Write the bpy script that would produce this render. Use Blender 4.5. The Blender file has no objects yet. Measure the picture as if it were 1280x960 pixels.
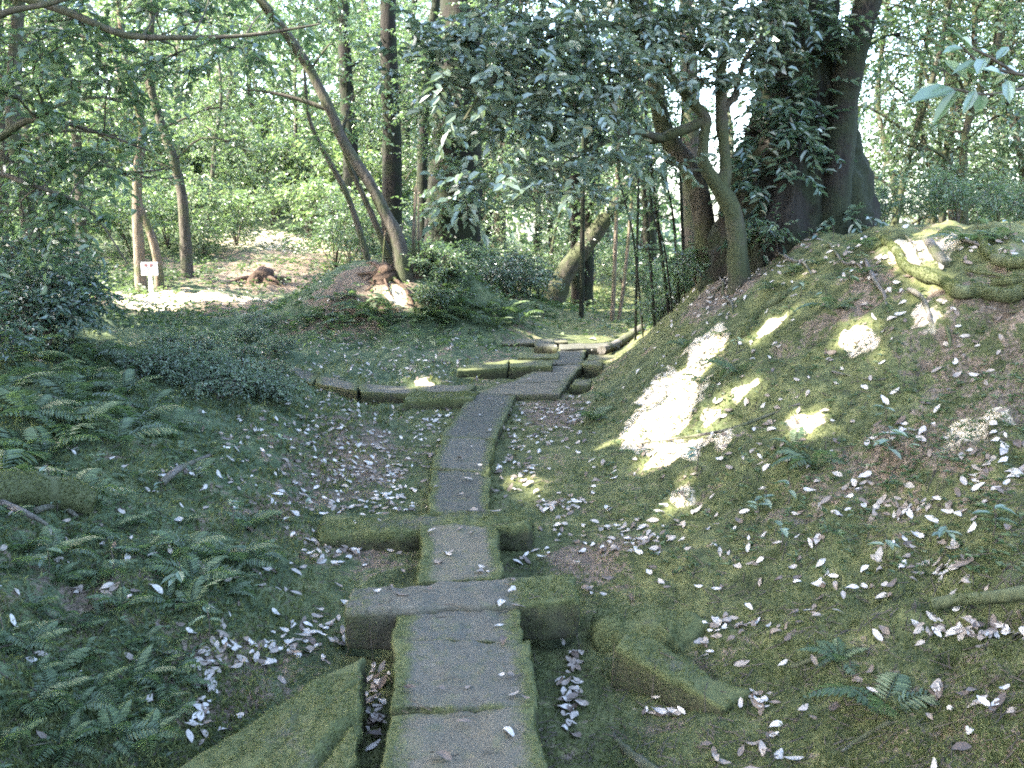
import bpy, math, random
import numpy as np
from mathutils import Vector, Matrix, Euler

random.seed(11)
rng = np.random.default_rng(11)
R = math.radians
scene = bpy.context.scene
COL = scene.collection

# ------------------------------------------------------------------ camera
CAM_Z, FPX = 1.5, 1150.0
PITCH = math.atan(190.0 / FPX)
cam = bpy.data.cameras.new('camera')
cam.sensor_width = 36.0
cam.lens = 36.0 * FPX / 1280.0
cam.clip_start, cam.clip_end = 0.05, 2000.0
cam_o = bpy.data.objects.new('camera', cam)
COL.objects.link(cam_o)
cam_o.location = (0, 0, CAM_Z)
cam_o.rotation_euler = (math.pi / 2 - PITCH, 0, 0)
scene.camera = cam_o

# ------------------------------------------------------------------ sky, sun, exposure
SUN = np.array([-0.73, -0.14, 0.67]); SUN /= np.linalg.norm(SUN)
world = bpy.data.worlds.new('World'); scene.world = world
world.use_nodes = True
wn = world.node_tree
for n in list(wn.nodes): wn.nodes.remove(n)
wo = wn.nodes.new('ShaderNodeOutputWorld'); bg = wn.nodes.new('ShaderNodeBackground'); st = wn.nodes.new('ShaderNodeTexSky')
st.sky_type = 'NISHITA'; st.sun_disc = False
st.sun_elevation = math.asin(SUN[2]); st.sun_rotation = math.atan2(SUN[0], SUN[1])
st.air_density = 1.0; st.dust_density = 2.5; st.ozone_density = 0.8
bg.inputs['Strength'].default_value = 0.15
wn.links.new(st.outputs[0], bg.inputs[0]); wn.links.new(bg.outputs[0], wo.inputs[0])
sl = bpy.data.lights.new('sun', 'SUN'); sl.energy = 3.2; sl.angle = R(0.53); sl.color = (1.0, 0.94, 0.82)
so = bpy.data.objects.new('sun', sl); COL.objects.link(so)
so.rotation_euler = Vector(SUN).to_track_quat('Z', 'Y').to_euler(); so.location = (-20, -4, 20)
scene.view_settings.view_transform = 'Standard'; scene.view_settings.look = 'None'
scene.view_settings.exposure = 3.95; scene.view_settings.gamma = 1.0
scene.view_settings.use_curve_mapping = False
scene.render.engine = 'CYCLES'
cy = scene.cycles
cy.use_denoising = False; cy.filter_width = 1.9
cy.max_bounces = 6; cy.diffuse_bounces = 4; cy.glossy_bounces = 2; cy.transmission_bounces = 4; cy.transparent_max_bounces = 4
cy.sample_clamp_indirect = 3.0
cy.caustics_reflective = False; cy.caustics_refractive = False

# ------------------------------------------------------------------ pixel rays
cp, sp = math.cos(PITCH), math.sin(PITCH)
def ray(u, v):
    a = (np.asarray(u, float) - 640) / FPX; b = (480 - np.asarray(v, float)) / FPX
    return np.stack([a, cp + b * sp, -sp + b * cp], -1)
def P(u, v, d):
    """point on the ray of pixel (u, v) at forward distance d"""
    r = ray(u, v); t = np.asarray(d, float) / r[..., 1]
    return r * t[..., None] + np.array([0, 0, CAM_Z])
def PZ(u, v, z=0.0):
    r = ray(u, v); t = (z - CAM_Z) / r[..., 2]
    return r * np.asarray(t)[..., None] + np.array([0, 0, CAM_Z])

# ------------------------------------------------------------------ numpy noise
def _h(ix, iy, iz, seed):
    n = (ix.astype(np.int64) * 374761393 + iy.astype(np.int64) * 668265263 + iz.astype(np.int64) * 2147483647 + seed * 974711) & 0xFFFFFFFF
    n = ((n ^ (n >> 13)) * 1274126177) & 0xFFFFFFFF
    n = ((n ^ (n >> 16)) * 2246822519) & 0xFFFFFFFF
    return ((n ^ (n >> 15)) & 0xFFFFFF) / float(0xFFFFFF) * 2 - 1
def vn3(p, seed=0):
    i = np.floor(p).astype(np.int64); f = p - i; f = f * f * (3 - 2 * f)
    out = 0
    for dx in (0, 1):
        wx = f[..., 0] if dx else 1 - f[..., 0]
        for dy in (0, 1):
            wy = f[..., 1] if dy else 1 - f[..., 1]
            for dz in (0, 1):
                wz = f[..., 2] if dz else 1 - f[..., 2]
                out = out + wx * wy * wz * _h(i[..., 0] + dx, i[..., 1] + dy, i[..., 2] + dz, seed)
    return out
def vn2(x, y, seed=0):
    ix = np.floor(x).astype(np.int64); iy = np.floor(y).astype(np.int64)
    fx = x - ix; fy = y - iy; fx = fx * fx * (3 - 2 * fx); fy = fy * fy * (3 - 2 * fy)
    z = np.zeros_like(ix)
    return ((_h(ix, iy, z, seed) * (1 - fx) + _h(ix + 1, iy, z, seed) * fx) * (1 - fy)
            + (_h(ix, iy + 1, z, seed) * (1 - fx) + _h(ix + 1, iy + 1, z, seed) * fx) * fy)
def fbm2(x, y, sc, octv=3, seed=0):
    s, a, t = 0, 1.0, 0
    for k in range(octv):
        c, sn = math.cos(k * 0.7 + 0.3), math.sin(k * 0.7 + 0.3)
        s = s + a * vn2((x * c - y * sn) * sc, (x * sn + y * c) * sc, seed + k * 17); t += a; a *= 0.5; sc *= 2.03
    return s / t
def sstep(a, b, x):
    t = np.clip((x - a) / (b - a), 0, 1); return t * t * (3 - 2 * t)

# ------------------------------------------------------------------ terrain height
PROF = [
 (-8, [(-9, 2.0), (-3, .9), (-1.2, .1), (-.9, -.15), (.8, -.15), (1.3, .1), (3, 1.0), (5, 1.4), (9, 1.5)]),
 (1.5, [(-9, 2.0), (-4, 1.05), (-2, .42), (-1.3, .02), (-1.0, -.24), (.72, -.2), (1.15, .05), (2.2, .62), (3.2, 1.1), (5, 1.45), (9, 1.5)]),
 (3.2, [(-9, 1.8), (-4, .85), (-2, .3), (-1.35, .0), (-.95, -.24), (.62, -.2), (1.0, -.08), (1.6, .25), (2.4, .68), (3.2, 1.15), (4.5, 1.45), (9, 1.5)]),
 (4.4, [(-9, 1.7), (-5, 1.0), (-3, .56), (-1.8, .16), (-1.1, -.12), (-.8, -.17), (.55, -.16), (.85, -.06), (1.5, .3), (2.4, .85), (3.2, 1.32), (4.2, 1.5), (9, 1.5)]),
 (6, [(-9, 1.5), (-5, .95), (-3.5, .62), (-2.3, .3), (-1.4, .0), (-1.0, -.09), (.45, -.09), (.75, .06), (1.5, .58), (2.4, 1.1), (3.0, 1.42), (4.2, 1.5), (9, 1.5)]),
 (8, [(-9, 1.2), (-5, .75), (-3.4, .42), (-2.3, .1), (-1.7, -.05), (.62, -.07), (.9, .1), (1.6, .68), (2.2, 1.2), (2.7, 1.5), (4, 1.52), (9, 1.5)]),
 (10, [(-9, 1.0), (-5.5, .55), (-3.8, .25), (-2.7, .02), (-2.2, -.04), (.95, -.1), (1.25, .15), (1.75, .68), (2.2, 1.25), (2.7, 1.6), (4, 1.5), (9, 1.4)]),
 (12, [(-9, .8), (-5.5, .38), (-3.8, .1), (-2.8, .0), (1.4, -.1), (1.75, .15), (2.3, .75), (3, 1.25), (4.5, 1.25), (9, 1.1)]),
 (14, [(-9, .6), (-5.5, .2), (-3.6, .06), (-2, .0), (.5, -.06), (2.0, -.08), (2.6, .15), (3.5, .6), (5, .7), (9, .5)]),
 (17, [(-11, .5), (-7.2, .38), (-4.5, .3), (-2, .25), (-.5, .1), (.6, -.15), (2.5, -.15), (4, .15), (9, -.1)]),
 (21, [(-14, .9), (-8, .75), (-5, .75), (-3, .55), (-1, .3), (1, -.15), (4, -.1), (10, -.6)]),
 (27, [(-16, 2.2), (-9, 1.7), (-6, 1.5), (-3, .9), (0, .2), (4, -.1), (10, -1.5), (20, -3)]),
 (40, [(-30, 7), (-14, 5), (-6, 3.2), (0, .6), (5, -.2), (12, -3), (30, -5)]),
 (70, [(-60, 9), (-14, 7), (0, 1.0), (12, -4), (60, -8)]),
 (160, [(-160, 6), (0, 0), (160, -10)]),
]
GX0, GX1, GY0, GY1, GD = -60.0, 60.0, -10.0, 100.0, 0.2
_gx = np.arange(GX0, GX1 + GD, GD); _gy = np.arange(GY0, GY1 + GD, GD)
_rows = np.array([np.interp(_gx, [p[0] for p in pr], [p[1] for p in pr]) for _, pr in PROF])
_py = np.array([y for y, _ in PROF])
BASE = np.empty((len(_gy), len(_gx)))
for j in range(len(_gx)):
    BASE[:, j] = np.interp(_gy, _py, _rows[:, j])
for _ in range(2):
    for ax in (0, 1):
        pad = [(1, 1) if a == ax else (0, 0) for a in (0, 1)]
        q = np.pad(BASE, pad, mode='edge')
        s0 = [slice(None)] * 2; s1 = [slice(None)] * 2; s2 = [slice(None)] * 2
        s0[ax], s1[ax], s2[ax] = slice(0, -2), slice(1, -1), slice(2, None)
        BASE = .25 * q[tuple(s0)] + .5 * q[tuple(s1)] + .25 * q[tuple(s2)]
def Hbase(x, y):
    fx = np.clip((x - GX0) / GD, 0, len(_gx) - 1.001); fy = np.clip((y - GY0) / GD, 0, len(_gy) - 1.001)
    i = fx.astype(int); j = fy.astype(int); a = fx - i; b = fy - j
    return (BASE[j, i] * (1 - a) + BASE[j, i + 1] * a) * (1 - b) + (BASE[j + 1, i] * (1 - a) + BASE[j + 1, i + 1] * a) * b
def walk_x(y):
    return np.interp(y, [0, 3.8, 4.8, 6, 7.3, 8.4, 9.2, 10.2, 12], [-.15, -.22, -.28, -.33, -.3, -.1, .3, .65, .9])
CARVES = []
def Hfull(x, y):
    x = np.asarray(x, float); y = np.asarray(y, float)
    h = Hbase(x, y)
    # the root mound with the leaning tree
    m = ((x + 1.75) / 1.75) ** 2 + ((y - 14.2) / 1.5) ** 2
    h = h + 1.02 * np.exp(-(m ** 1.7) * 1.1)
    m = ((x + .1) / 1.2) ** 2 + ((y - 17.0) / 1.5) ** 2
    h = h + 0.45 * np.exp(-m)
    # a hollow under the overhanging roots high on the bank
    # shelf at the root
    for cx_, cy_, rx_, ry_, dp_ in CARVES:
        h = h - dp_ * np.exp(-(((x - cx_) / rx_) ** 2 + ((y - cy_) / ry_) ** 2) ** 1.5)
    bank = sstep(.5, 1.6, np.abs(x - walk_x(y) - .1))
    far = 1 / (1 + .02 * np.maximum(y - 10, 0) ** 2)
    h = h + (0.10 * fbm2(x, y, .9, 2, 1) + 0.105 * fbm2(x, y, 2.4, 3, 2)) * (.2 + .8 * bank)
    h = h - 0.06 * np.maximum(0, .35 - np.abs(fbm2(x + .4 * vn2(x * 2, y * 2, 61), y, 1.7, 2, 62))) * bank * sstep(12, 9, y)
    h = h + (0.028 * fbm2(x, y, 7, 2, 3) + 0.012 * fbm2(x, y, 22, 2, 4)) * (.5 + .5 * bank) * far
    h = h + (.030 * (np.abs(fbm2(x, y, 5.0, 2, 63)) * 2 - .5) * (.5 + .5 * bank) - .016 * (np.abs(vn2(x * 13, y * 13, 64)) * 2 - .8) * (.35 + .65 * bank)) * far
    return h
CX0, CX1, CY0, CY1, CD = -9.0, 7.0, 0.5, 26.0, .025
def cache_terrain():
    global HC
    cx_, cy_ = np.meshgrid(np.arange(CX0, CX1 + CD, CD), np.arange(CY0, CY1 + CD, CD)); HC = Hfull(cx_, cy_)
cache_terrain()
def H(x, y):
    x = np.asarray(x, float); y = np.asarray(y, float)
    fx = (x - CX0) / CD; fy = (y - CY0) / CD
    ins = (fx > 0) & (fy > 0) & (fx < HC.shape[1] - 2) & (fy < HC.shape[0] - 2)
    if not np.all(ins):
        out = np.array(Hfull(x, y))
        if np.any(ins) and x.ndim: out[ins] = H(x[ins], y[ins])
        return out
    i = fx.astype(int); j = fy.astype(int); a = fx - i; b = fy - j
    return (HC[j, i] * (1 - a) + HC[j, i + 1] * a) * (1 - b) + (HC[j + 1, i] * (1 - a) + HC[j + 1, i + 1] * a) * b

# ------------------------------------------------------------------ mesh helpers
class Geo:
    def __init__(s): s.V = []; s.F = []; s.T = []; s.n = 0; s.A = {}
    def add(s, V, F, t=0.5):
        V = np.asarray(V, float).reshape(-1, 3); F = np.asarray(F, int)
        if len(F) == 0: return
        s.V.append(V); s.F.append(F + s.n); s.n += len(V)
        s.T.append(np.broadcast_to(np.asarray(t, float), (len(F),)).copy())
    def mesh(s, name, mat, smooth=True, tint=True):
        me = bpy.data.meshes.new(name)
        V = np.concatenate(s.V) if s.V else np.zeros((0, 3))
        me.vertices.add(len(V)); me.vertices.foreach_set('co', V.astype(np.float32).ravel())
        loops = np.concatenate([f.ravel() for f in s.F]) if s.F else np.zeros(0, int)
        sizes = np.concatenate([np.full(len(f), f.shape[1]) for f in s.F]) if s.F else np.zeros(0, int)
        starts = np.concatenate([[0], np.cumsum(sizes)[:-1]]) if len(sizes) else sizes
        me.loops.add(len(loops)); me.loops.foreach_set('vertex_index', loops.astype(np.int32))
        me.polygons.add(len(sizes)); me.polygons.foreach_set('loop_start', starts.astype(np.int32))
        me.polygons.foreach_set('use_smooth', np.full(len(sizes), smooth))
        if tint and len(sizes):
            a = me.attributes.new('tint', 'FLOAT', 'FACE'); a.data.foreach_set('value', np.concatenate(s.T).astype(np.float32))
        for k, arr in s.A.items():
            a = me.attributes.new(k, 'FLOAT', 'POINT'); a.data.foreach_set('value', np.asarray(arr, np.float32))
        me.update(calc_edges=True); me.validate()
        me.materials.append(mat)
        return me
    def obj(s, name, mat, parent=None, smooth=True):
        return link(name, s.mesh(name, mat, smooth), parent)
def link(name, me, parent=None):
    o = bpy.data.objects.new(name, me); COL.objects.link(o)
    if parent is not None: o.parent = parent
    return o
def tag(o, label=None, cat=None, group=None, kind=None):
    if label: o['label'] = label
    if cat: o['category'] = cat
    if group: o['group'] = group
    if kind: o['kind'] = kind
    return o
def empty(name, loc, rz=0.0):
    o = bpy.data.objects.new(name, None); COL.objects.link(o)
    o.empty_display_size = .1; o.location = loc; o.rotation_euler = (0, 0, rz)
    return o
def copy_thing(src, loc, rot=(0, 0, 0), sc=1.0):
    r = src.copy(); COL.objects.link(r); r.location = loc; r.rotation_euler = rot; r.scale = (sc, sc, sc)
    for ch in src.children:
        c = ch.copy(); COL.objects.link(c); c.parent = r
        for g in ch.children:
            d = g.copy(); COL.objects.link(d); d.parent = c
    return r
def unit(v): return v / np.maximum(np.linalg.norm(v, axis=-1, keepdims=True), 1e-9)
def spline(pts, n):
    pts = np.asarray(pts, float); m = len(pts)
    if m == 2: return pts[0] + (pts[1] - pts[0]) * np.linspace(0, 1, n)[:, None]
    t = np.linspace(0, m - 1, n); i = np.clip(t.astype(int), 0, m - 2); f = (t - i)[:, None]
    p0 = pts[np.maximum(i - 1, 0)]; p1 = pts[i]; p2 = pts[i + 1]; p3 = pts[np.minimum(i + 2, m - 1)]
    return .5 * ((2 * p1) + (-p0 + p2) * f + (2 * p0 - 5 * p1 + 4 * p2 - p3) * f ** 2 + (-p0 + 3 * p1 - 3 * p2 + p3) * f ** 3)
def tube(g, pts, rad, seg=8, n=None, rough=0.0, nscale=3.0, tint=.5, cap=True, seed=0, lobes=0.0):
    pts = np.asarray(pts, float); n = n or max(2, 4 * (len(pts) - 1) + 1)
    C = spline(pts, n); r = np.interp(np.linspace(0, len(rad) - 1, n), range(len(rad)), rad)
    T = unit(np.gradient(C, axis=0))
    ref = np.array([0, 0, 1.0]) if abs(T[:, 2]).mean() < .8 else np.array([1.0, 0, 0])
    X = unit(np.cross(T, ref)); Y = np.cross(T, X)
    th = np.linspace(0, 2 * math.pi, seg, endpoint=False)
    D = X[:, None] * np.cos(th)[None, :, None] + Y[:, None] * np.sin(th)[None, :, None]
    rr = np.repeat(r[:, None], seg, 1)
    if rough:
        q = C[:, None] + D * rr[..., None]
        rr = rr * (1 + rough * (vn3(q * nscale, seed) + .5 * vn3(q * nscale * 2.7, seed + 5)))
    if lobes:
        q = C[:, None] + D * rr[..., None]; ang = th[None, :] + .35 * vn3(q * 1.3, seed + 21)
        rr = rr * (1 + .055 * np.abs(np.sin(ang * 11 + 2.0 * vn3(q * 2.2, seed + 22))) + .05 * vn3(q * np.array([14, 14, 4]), seed + 23))
        k = np.linspace(1, 0, n)[:, None] ** 1.5
        rr = rr * (1 + lobes * k * np.sin(th * 5 + seed)[None, :] + .6 * lobes * k * np.sin(th * 3 + 1 + seed)[None, :])
    V = (C[:, None] + D * rr[..., None]).reshape(-1, 3)
    i = np.arange(n - 1)[:, None] * seg; j = np.arange(seg)[None]; j2 = (j + 1) % seg
    F = np.stack([i + j, i + j2, i + seg + j2, i + seg + j], -1).reshape(-1, 4)
    g.add(V, F, tint)
    if cap:
        g.add(np.concatenate([V[:seg], C[:1]]), [[(k + 1) % seg, k, seg] for k in range(seg)], tint)
        g.add(np.concatenate([V[-seg:], C[-1:]]), [[k, (k + 1) % seg, seg] for k in range(seg)], tint)
    return C
def leaves(g, pos, d, nrm, L, W, tint, detail=0, fold=.3, droop=.15):
    """folded leaf blades, base at pos, pointing along d"""
    n = len(pos)
    if n == 0: return
    d = unit(d); s = unit(np.cross(d, nrm)); nn = np.cross(s, d)
    L = np.broadcast_to(L, (n,))[:, None]; W = np.broadcast_to(W, (n,))[:, None]
    if detail == 0:
        a = pos; t = pos + d * L - nn * L * droop
        m = pos + d * L * .45
        l = m + s * W * .5 + nn * W * fold; r = m - s * W * .5 + nn * W * fold
        V = np.stack([a, r, t, l], 1).reshape(-1, 3); b = np.arange(n)[:, None] * 4
        F = np.stack([b + [0, 1, 2], b + [0, 2, 3]], 1).reshape(-1, 3)
    else:
        t = pos + d * L - nn * L * droop
        m1 = pos + d * L * .28; m2 = pos + d * L * .68 - nn * L * droop * .35
        u = nn * W * fold
        V = np.stack([pos, m1 - s * W * .45 + u, m2 - s * W * .42 + u, t, m2 + s * W * .42 + u, m1 + s * W * .45 + u], 1).reshape(-1, 3)
        b = np.arange(n)[:, None] * 6
        F = np.stack([b + [0, 1, 2, 3], b + [0, 3, 4, 5]], 1).reshape(-1, 4)
    g.add(V, F, np.repeat(np.broadcast_to(tint, (n,)), 2))

# ------------------------------------------------------------------ materials
def mat_new(name):
    m = bpy.data.materials.new(name); m.use_nodes = True; nt = m.node_tree
    for n in list(nt.nodes): nt.nodes.remove(n)
    o = nt.nodes.new('ShaderNodeOutputMaterial'); b = nt.nodes.new('ShaderNodeBsdfPrincipled')
    nt.links.new(b.outputs[0], o.inputs['Surface'])
    return m, nt, b, o
def N(nt, kind, **kw):
    n = nt.nodes.new(kind)
    for k, v in kw.items(): setattr(n, k, v)
    return n
def noise(nt, scale, detail=4, rough=.55, co=None, dist=0.0):
    n = N(nt, 'ShaderNodeTexNoise'); n.inputs['Scale'].default_value = scale; n.inputs['Detail'].default_value = detail
    n.inputs['Roughness'].default_value = rough; n.inputs['Distortion'].default_value = dist
    if co is not None: nt.links.new(co, n.inputs['Vector'])
    return n.outputs['Fac']
def ramp(nt, fac, stops, interp='LINEAR'):
    r = N(nt, 'ShaderNodeValToRGB'); r.color_ramp.interpolation = interp
    el = r.color_ramp.elements
    while len(el) < len(stops): el.new(.5)
    for e, (p, c) in zip(el, stops):
        e.position = p; e.color = (c[0], c[1], c[2], 1) if not np.isscalar(c) else (c, c, c, 1)
    nt.links.new(fac, r.inputs[0]); return r.outputs[0]
def mixc(nt, fac, a, b, mode='MIX'):
    m = N(nt, 'ShaderNodeMix', data_type='RGBA', blend_type=mode)
    for sock, v in ((m.inputs[0], fac), (m.inputs[6], a), (m.inputs[7], b)):
        if hasattr(v, 'is_linked') or isinstance(v, bpy.types.NodeSocket): nt.links.new(v, sock)
        elif np.isscalar(v): sock.default_value = v
        else: sock.default_value = (v[0], v[1], v[2], 1)
    return m.outputs[2]
def math_(nt, op, a, b=0.0, clamp=False):
    m = N(nt, 'ShaderNodeMath', operation=op); m.use_clamp = clamp
    for s, v in ((m.inputs[0], a), (m.inputs[1], b)):
        if isinstance(v, bpy.types.NodeSocket): nt.links.new(v, s)
        else: s.default_value = v
    return m.outputs[0]
def attr(nt, name):
    a = N(nt, 'ShaderNodeAttribute'); a.attribute_name = name; return a.outputs['Fac']
def bump(nt, bsdf, h, strength=.5, dist=.02):
    b = N(nt, 'ShaderNodeBump'); b.inputs['Strength'].default_value = strength; b.inputs['Distance'].default_value = dist
    nt.links.new(h, b.inputs['Height']); nt.links.new(b.outputs[0], bsdf.inputs['Normal'])
def obj_co(nt):
    return N(nt, 'ShaderNodeTexCoord').outputs['Object']
def geo_pos(nt):
    return N(nt, 'ShaderNodeNewGeometry').outputs['Position']

def leaf_mat(name, dark, mid, light, rough=.38, trans=.35, tcol=None, spec=.5):
    m, nt, b, o = mat_new(name)
    c = ramp(nt, attr(nt, 'tint'), [(0, dark), (.5, mid), (1, light)])
    nz = noise(nt, 2.5, 2, co=geo_pos(nt))
    c = mixc(nt, math_(nt, 'MULTIPLY', nz, .5), c, [x * .55 for x in mid])
    nt.links.new(c, b.inputs['Base Color']); b.inputs['Roughness'].default_value = rough
    b.inputs['Specular IOR Level'].default_value = spec
    t = N(nt, 'ShaderNodeBsdfTranslucent'); mx = N(nt, 'ShaderNodeMixShader'); mx.inputs[0].default_value = trans
    tc = mixc(nt, 1.0, c, tcol or (1.3, 1.5, .8), 'MULTIPLY')
    nt.links.new(tc, t.inputs[0]); nt.links.new(b.outputs[0], mx.inputs[1]); nt.links.new(t.outputs[0], mx.inputs[2])
    nt.links.new(mx.outputs[0], o.inputs['Surface'])
    return m
def bark_mat(name, dark, light, moss=(.07, .085, .03), moss_amt=.45, sc=6.0):
    m, nt, b, o = mat_new(name)
    co = geo_pos(nt)
    mp = N(nt, 'ShaderNodeMapping'); mp.inputs['Scale'].default_value = (1, 1, .22); nt.links.new(co, mp.inputs[0])
    f = noise(nt, sc * 4, 5, .65, mp.outputs[0], .6)
    c = ramp(nt, f, [(.3, dark), (.75, light)])
    k = noise(nt, 3.0, 3, .6, co)
    k2 = math_(nt, 'MULTIPLY', ramp(nt, k, [(.62 - moss_amt * .4, 0.0), (.78 - moss_amt * .4, 1.0)]), .85)
    mc = mixc(nt, noise(nt, 40, 2, co=co), [x * .5 for x in moss], [x * 1.4 for x in moss])
    c = mixc(nt, k2, c, mc)
    nt.links.new(c, b.inputs['Base Color']); b.inputs['Roughness'].default_value = .9; b.inputs['Specular IOR Level'].default_value = .2
    bump(nt, b, f, .8, .03)
    return m

M = {}
# ground: moss over soil, with some sandy ground and sunlight painted as pale patches
def ground_mat():
    m, nt, b, o = mat_new('forest_ground')
    co = geo_pos(nt)
    n1 = noise(nt, 1.3, 4, .6, co); n2 = noise(nt, 6.5, 5, .65, co, .4); n3 = noise(nt, 34, 4, .7, co); n4 = noise(nt, 150, 3, .7, co)
    moss = ramp(nt, n2, [(.28, (.030, .038, .017)), (.45, (.070, .080, .034)), (.60, (.115, .122, .050)), (.75, (.17, .165, .075))])
    cool = ramp(nt, n2, [(.28, (.028, .045, .025)), (.5, (.068, .095, .048)), (.72, (.12, .145, .08))])
    moss = mixc(nt, attr(nt, 'cool'), moss, cool)
    soil = ramp(nt, n3, [(.3, (.06, .045, .032)), (.55, (.14, .108, .08)), (.75, (.25, .20, .155))])
    sfac = math_(nt, 'ADD', attr(nt, 'soil'), math_(nt, 'MULTIPLY', math_(nt, 'SUBTRACT', n2, .52), 2.6))
    sfac = math_(nt, 'ADD', sfac, math_(nt, 'MULTIPLY', math_(nt, 'SUBTRACT', n3, .5), 1.3))
    n5 = noise(nt, 2.6, 5, .7, co, .8)
    sfac = math_(nt, 'ADD', sfac, math_(nt, 'MULTIPLY', math_(nt, 'SUBTRACT', n5, .52), 2.0))
    c = mixc(nt, ramp(nt, sfac, [(.35, 0.0), (.62, 1.0)]), moss, soil)
    sand_sunlight = ramp(nt, n3, [(.22, (.34, .24, .15)), (.42, (.50, .41, .29)), (.75, (.62, .54, .41))])
    pf = math_(nt, 'ADD', attr(nt, 'sand_sunlight'), math_(nt, 'MULTIPLY', math_(nt, 'SUBTRACT', n2, .5), 1.6))
    c = mixc(nt, ramp(nt, pf, [(.42, 0.0), (.62, 1.0)]), c, sand_sunlight)
    c = mixc(nt, .8, c, ramp(nt, n1, [(.3, (.62, .66, .66)), (.5, (1, 1, 1)), (.7, (1.25, 1.15, 1.05))]), 'MULTIPLY')
    c = mixc(nt, .65, c, ramp(nt, n4, [(.3, .35), (.7, 1.6)]), 'MULTIPLY')
    nt.links.new(c, b.inputs['Base Color']); b.inputs['Roughness'].default_value = .95; b.inputs['Specular IOR Level'].default_value = .15
    h = math_(nt, 'ADD', math_(nt, 'MULTIPLY', n3, .7), math_(nt, 'MULTIPLY', n4, .35))
    bump(nt, b, h, .8, .04)
    return m
M['ground'] = ground_mat()
def stone_mat(name, stone_a, stone_b, moss_a, moss_b):
    m, nt, b, o = mat_new(name)
    co = geo_pos(nt)
    n1 = noise(nt, 4, 4, .6, co); n2 = noise(nt, 22, 5, .7, co); n3 = noise(nt, 130, 3, .7, co)
    st_ = mixc(nt, n1, stone_a, stone_b)
    n6 = noise(nt, 320, 2, .6, co)
    st_ = mixc(nt, .75, st_, ramp(nt, n3, [(.25, .4), (.75, 1.5)]), 'MULTIPLY')
    st_ = mixc(nt, .6, st_, ramp(nt, n6, [(.3, .5), (.5, 1.0), (.72, 1.7)]), 'MULTIPLY')
    st_ = mixc(nt, ramp(nt, noise(nt, 9, 5, .7, co, 1.0), [(.52, 0.0), (.66, .55)]), st_, (.075, .08, .045))
    st_ = mixc(nt, ramp(nt, n2, [(.55, 0.0), (.75, .6)]), st_, (.12, .10, .075))
    oi = N(nt, 'ShaderNodeObjectInfo').outputs['Random']
    st_ = mixc(nt, 1.0, st_, ramp(nt, oi, [(0, (.72, .74, .74)), (.5, (1, 1, 1)), (1, (1.2, 1.14, 1.05))]), 'MULTIPLY')
    ms = mixc(nt, n2, moss_a, moss_b)
    ms = mixc(nt, .7, ms, ramp(nt, n3, [(.25, .3), (.75, 1.6)]), 'MULTIPLY')
    f = math_(nt, 'ADD', attr(nt, 'moss'), math_(nt, 'MULTIPLY', math_(nt, 'SUBTRACT', n2, .5), 1.5))
    f = math_(nt, 'ADD', f, math_(nt, 'MULTIPLY', math_(nt, 'SUBTRACT', n1, .5), .8))
    fr = ramp(nt, f, [(.3, 0.0), (.75, 1.0)])
    c = mixc(nt, fr, st_, ms)
    c = mixc(nt, math_(nt, 'MULTIPLY', attr(nt, 'side_shade'), ramp(nt, n2, [(.3, .95), (.7, .55)])), c, mixc(nt, n3, (.014, .013, .009), (.04, .036, .022)))  # shade painted dark brown onto the slab sides
    nt.links.new(c, b.inputs['Base Color']); b.inputs['Roughness'].default_value = .92; b.inputs['Specular IOR Level'].default_value = .2
    h = math_(nt, 'ADD', math_(nt, 'MULTIPLY', n2, .6), math_(nt, 'MULTIPLY', n3, .4)); h = math_(nt, 'ADD', h, math_(nt, 'MULTIPLY', fr, .5))
    bump(nt, b, h, .7, .015)
    return m
M['stone'] = stone_mat('mossy_stone', (.056, .053, .041), (.10, .095, .076), (.034, .043, .016), (.10, .108, .044))
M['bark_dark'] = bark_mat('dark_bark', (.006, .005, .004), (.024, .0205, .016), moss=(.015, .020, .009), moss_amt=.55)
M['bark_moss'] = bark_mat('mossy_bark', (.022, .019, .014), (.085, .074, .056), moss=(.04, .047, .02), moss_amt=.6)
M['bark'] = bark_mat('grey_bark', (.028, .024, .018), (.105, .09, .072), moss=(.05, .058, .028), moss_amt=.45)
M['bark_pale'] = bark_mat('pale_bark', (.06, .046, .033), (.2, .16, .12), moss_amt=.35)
M['root_moss'] = bark_mat('moss_covered_root', (.05, .045, .03), (.13, .12, .075), moss=(.07, .08, .036), moss_amt=1.0)
M['dead_wood'] = bark_mat('dead_wood', (.055, .048, .04), (.19, .17, .15), moss=(.06, .068, .03), moss_amt=.5, sc=14)
M['red_wood'] = bark_mat('decayed_red_wood', (.028, .02, .015), (.11, .07, .048), moss_amt=.1)
M['twig'] = bark_mat('twig_bark', (.035, .028, .02), (.10, .085, .07), moss_amt=.2)
M['leaf_camellia'] = leaf_mat('glossy_broad_leaf', (.045, .072, .055), (.095, .132, .10), (.19, .225, .175), rough=.24, trans=.22, spec=.9)
M['leaf_forest'] = leaf_mat('forest_leaf', (.045, .07, .042), (.092, .138, .08), (.175, .22, .13), rough=.32, trans=.4, spec=.8)
M['leaf_canopy'] = leaf_mat('canopy_leaf', (.04, .065, .038), (.08, .12, .065), (.14, .185, .10), rough=.4, trans=.4)
M['leaf_bright'] = leaf_mat('light_green_leaf', (.075, .112, .06), (.13, .18, .098), (.215, .265, .155), rough=.38, trans=.42, spec=.8)
M['leaf_shrub'] = leaf_mat('dark_shrub_leaf', (.028, .05, .036), (.06, .098, .065), (.13, .175, .12), rough=.3, trans=.25, spec=.8)
M['leaf_cool'] = leaf_mat('blue_green_leaf', (.05, .08, .05), (.10, .145, .09), (.19, .24, .16), rough=.35, trans=.25, spec=.7)
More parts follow.
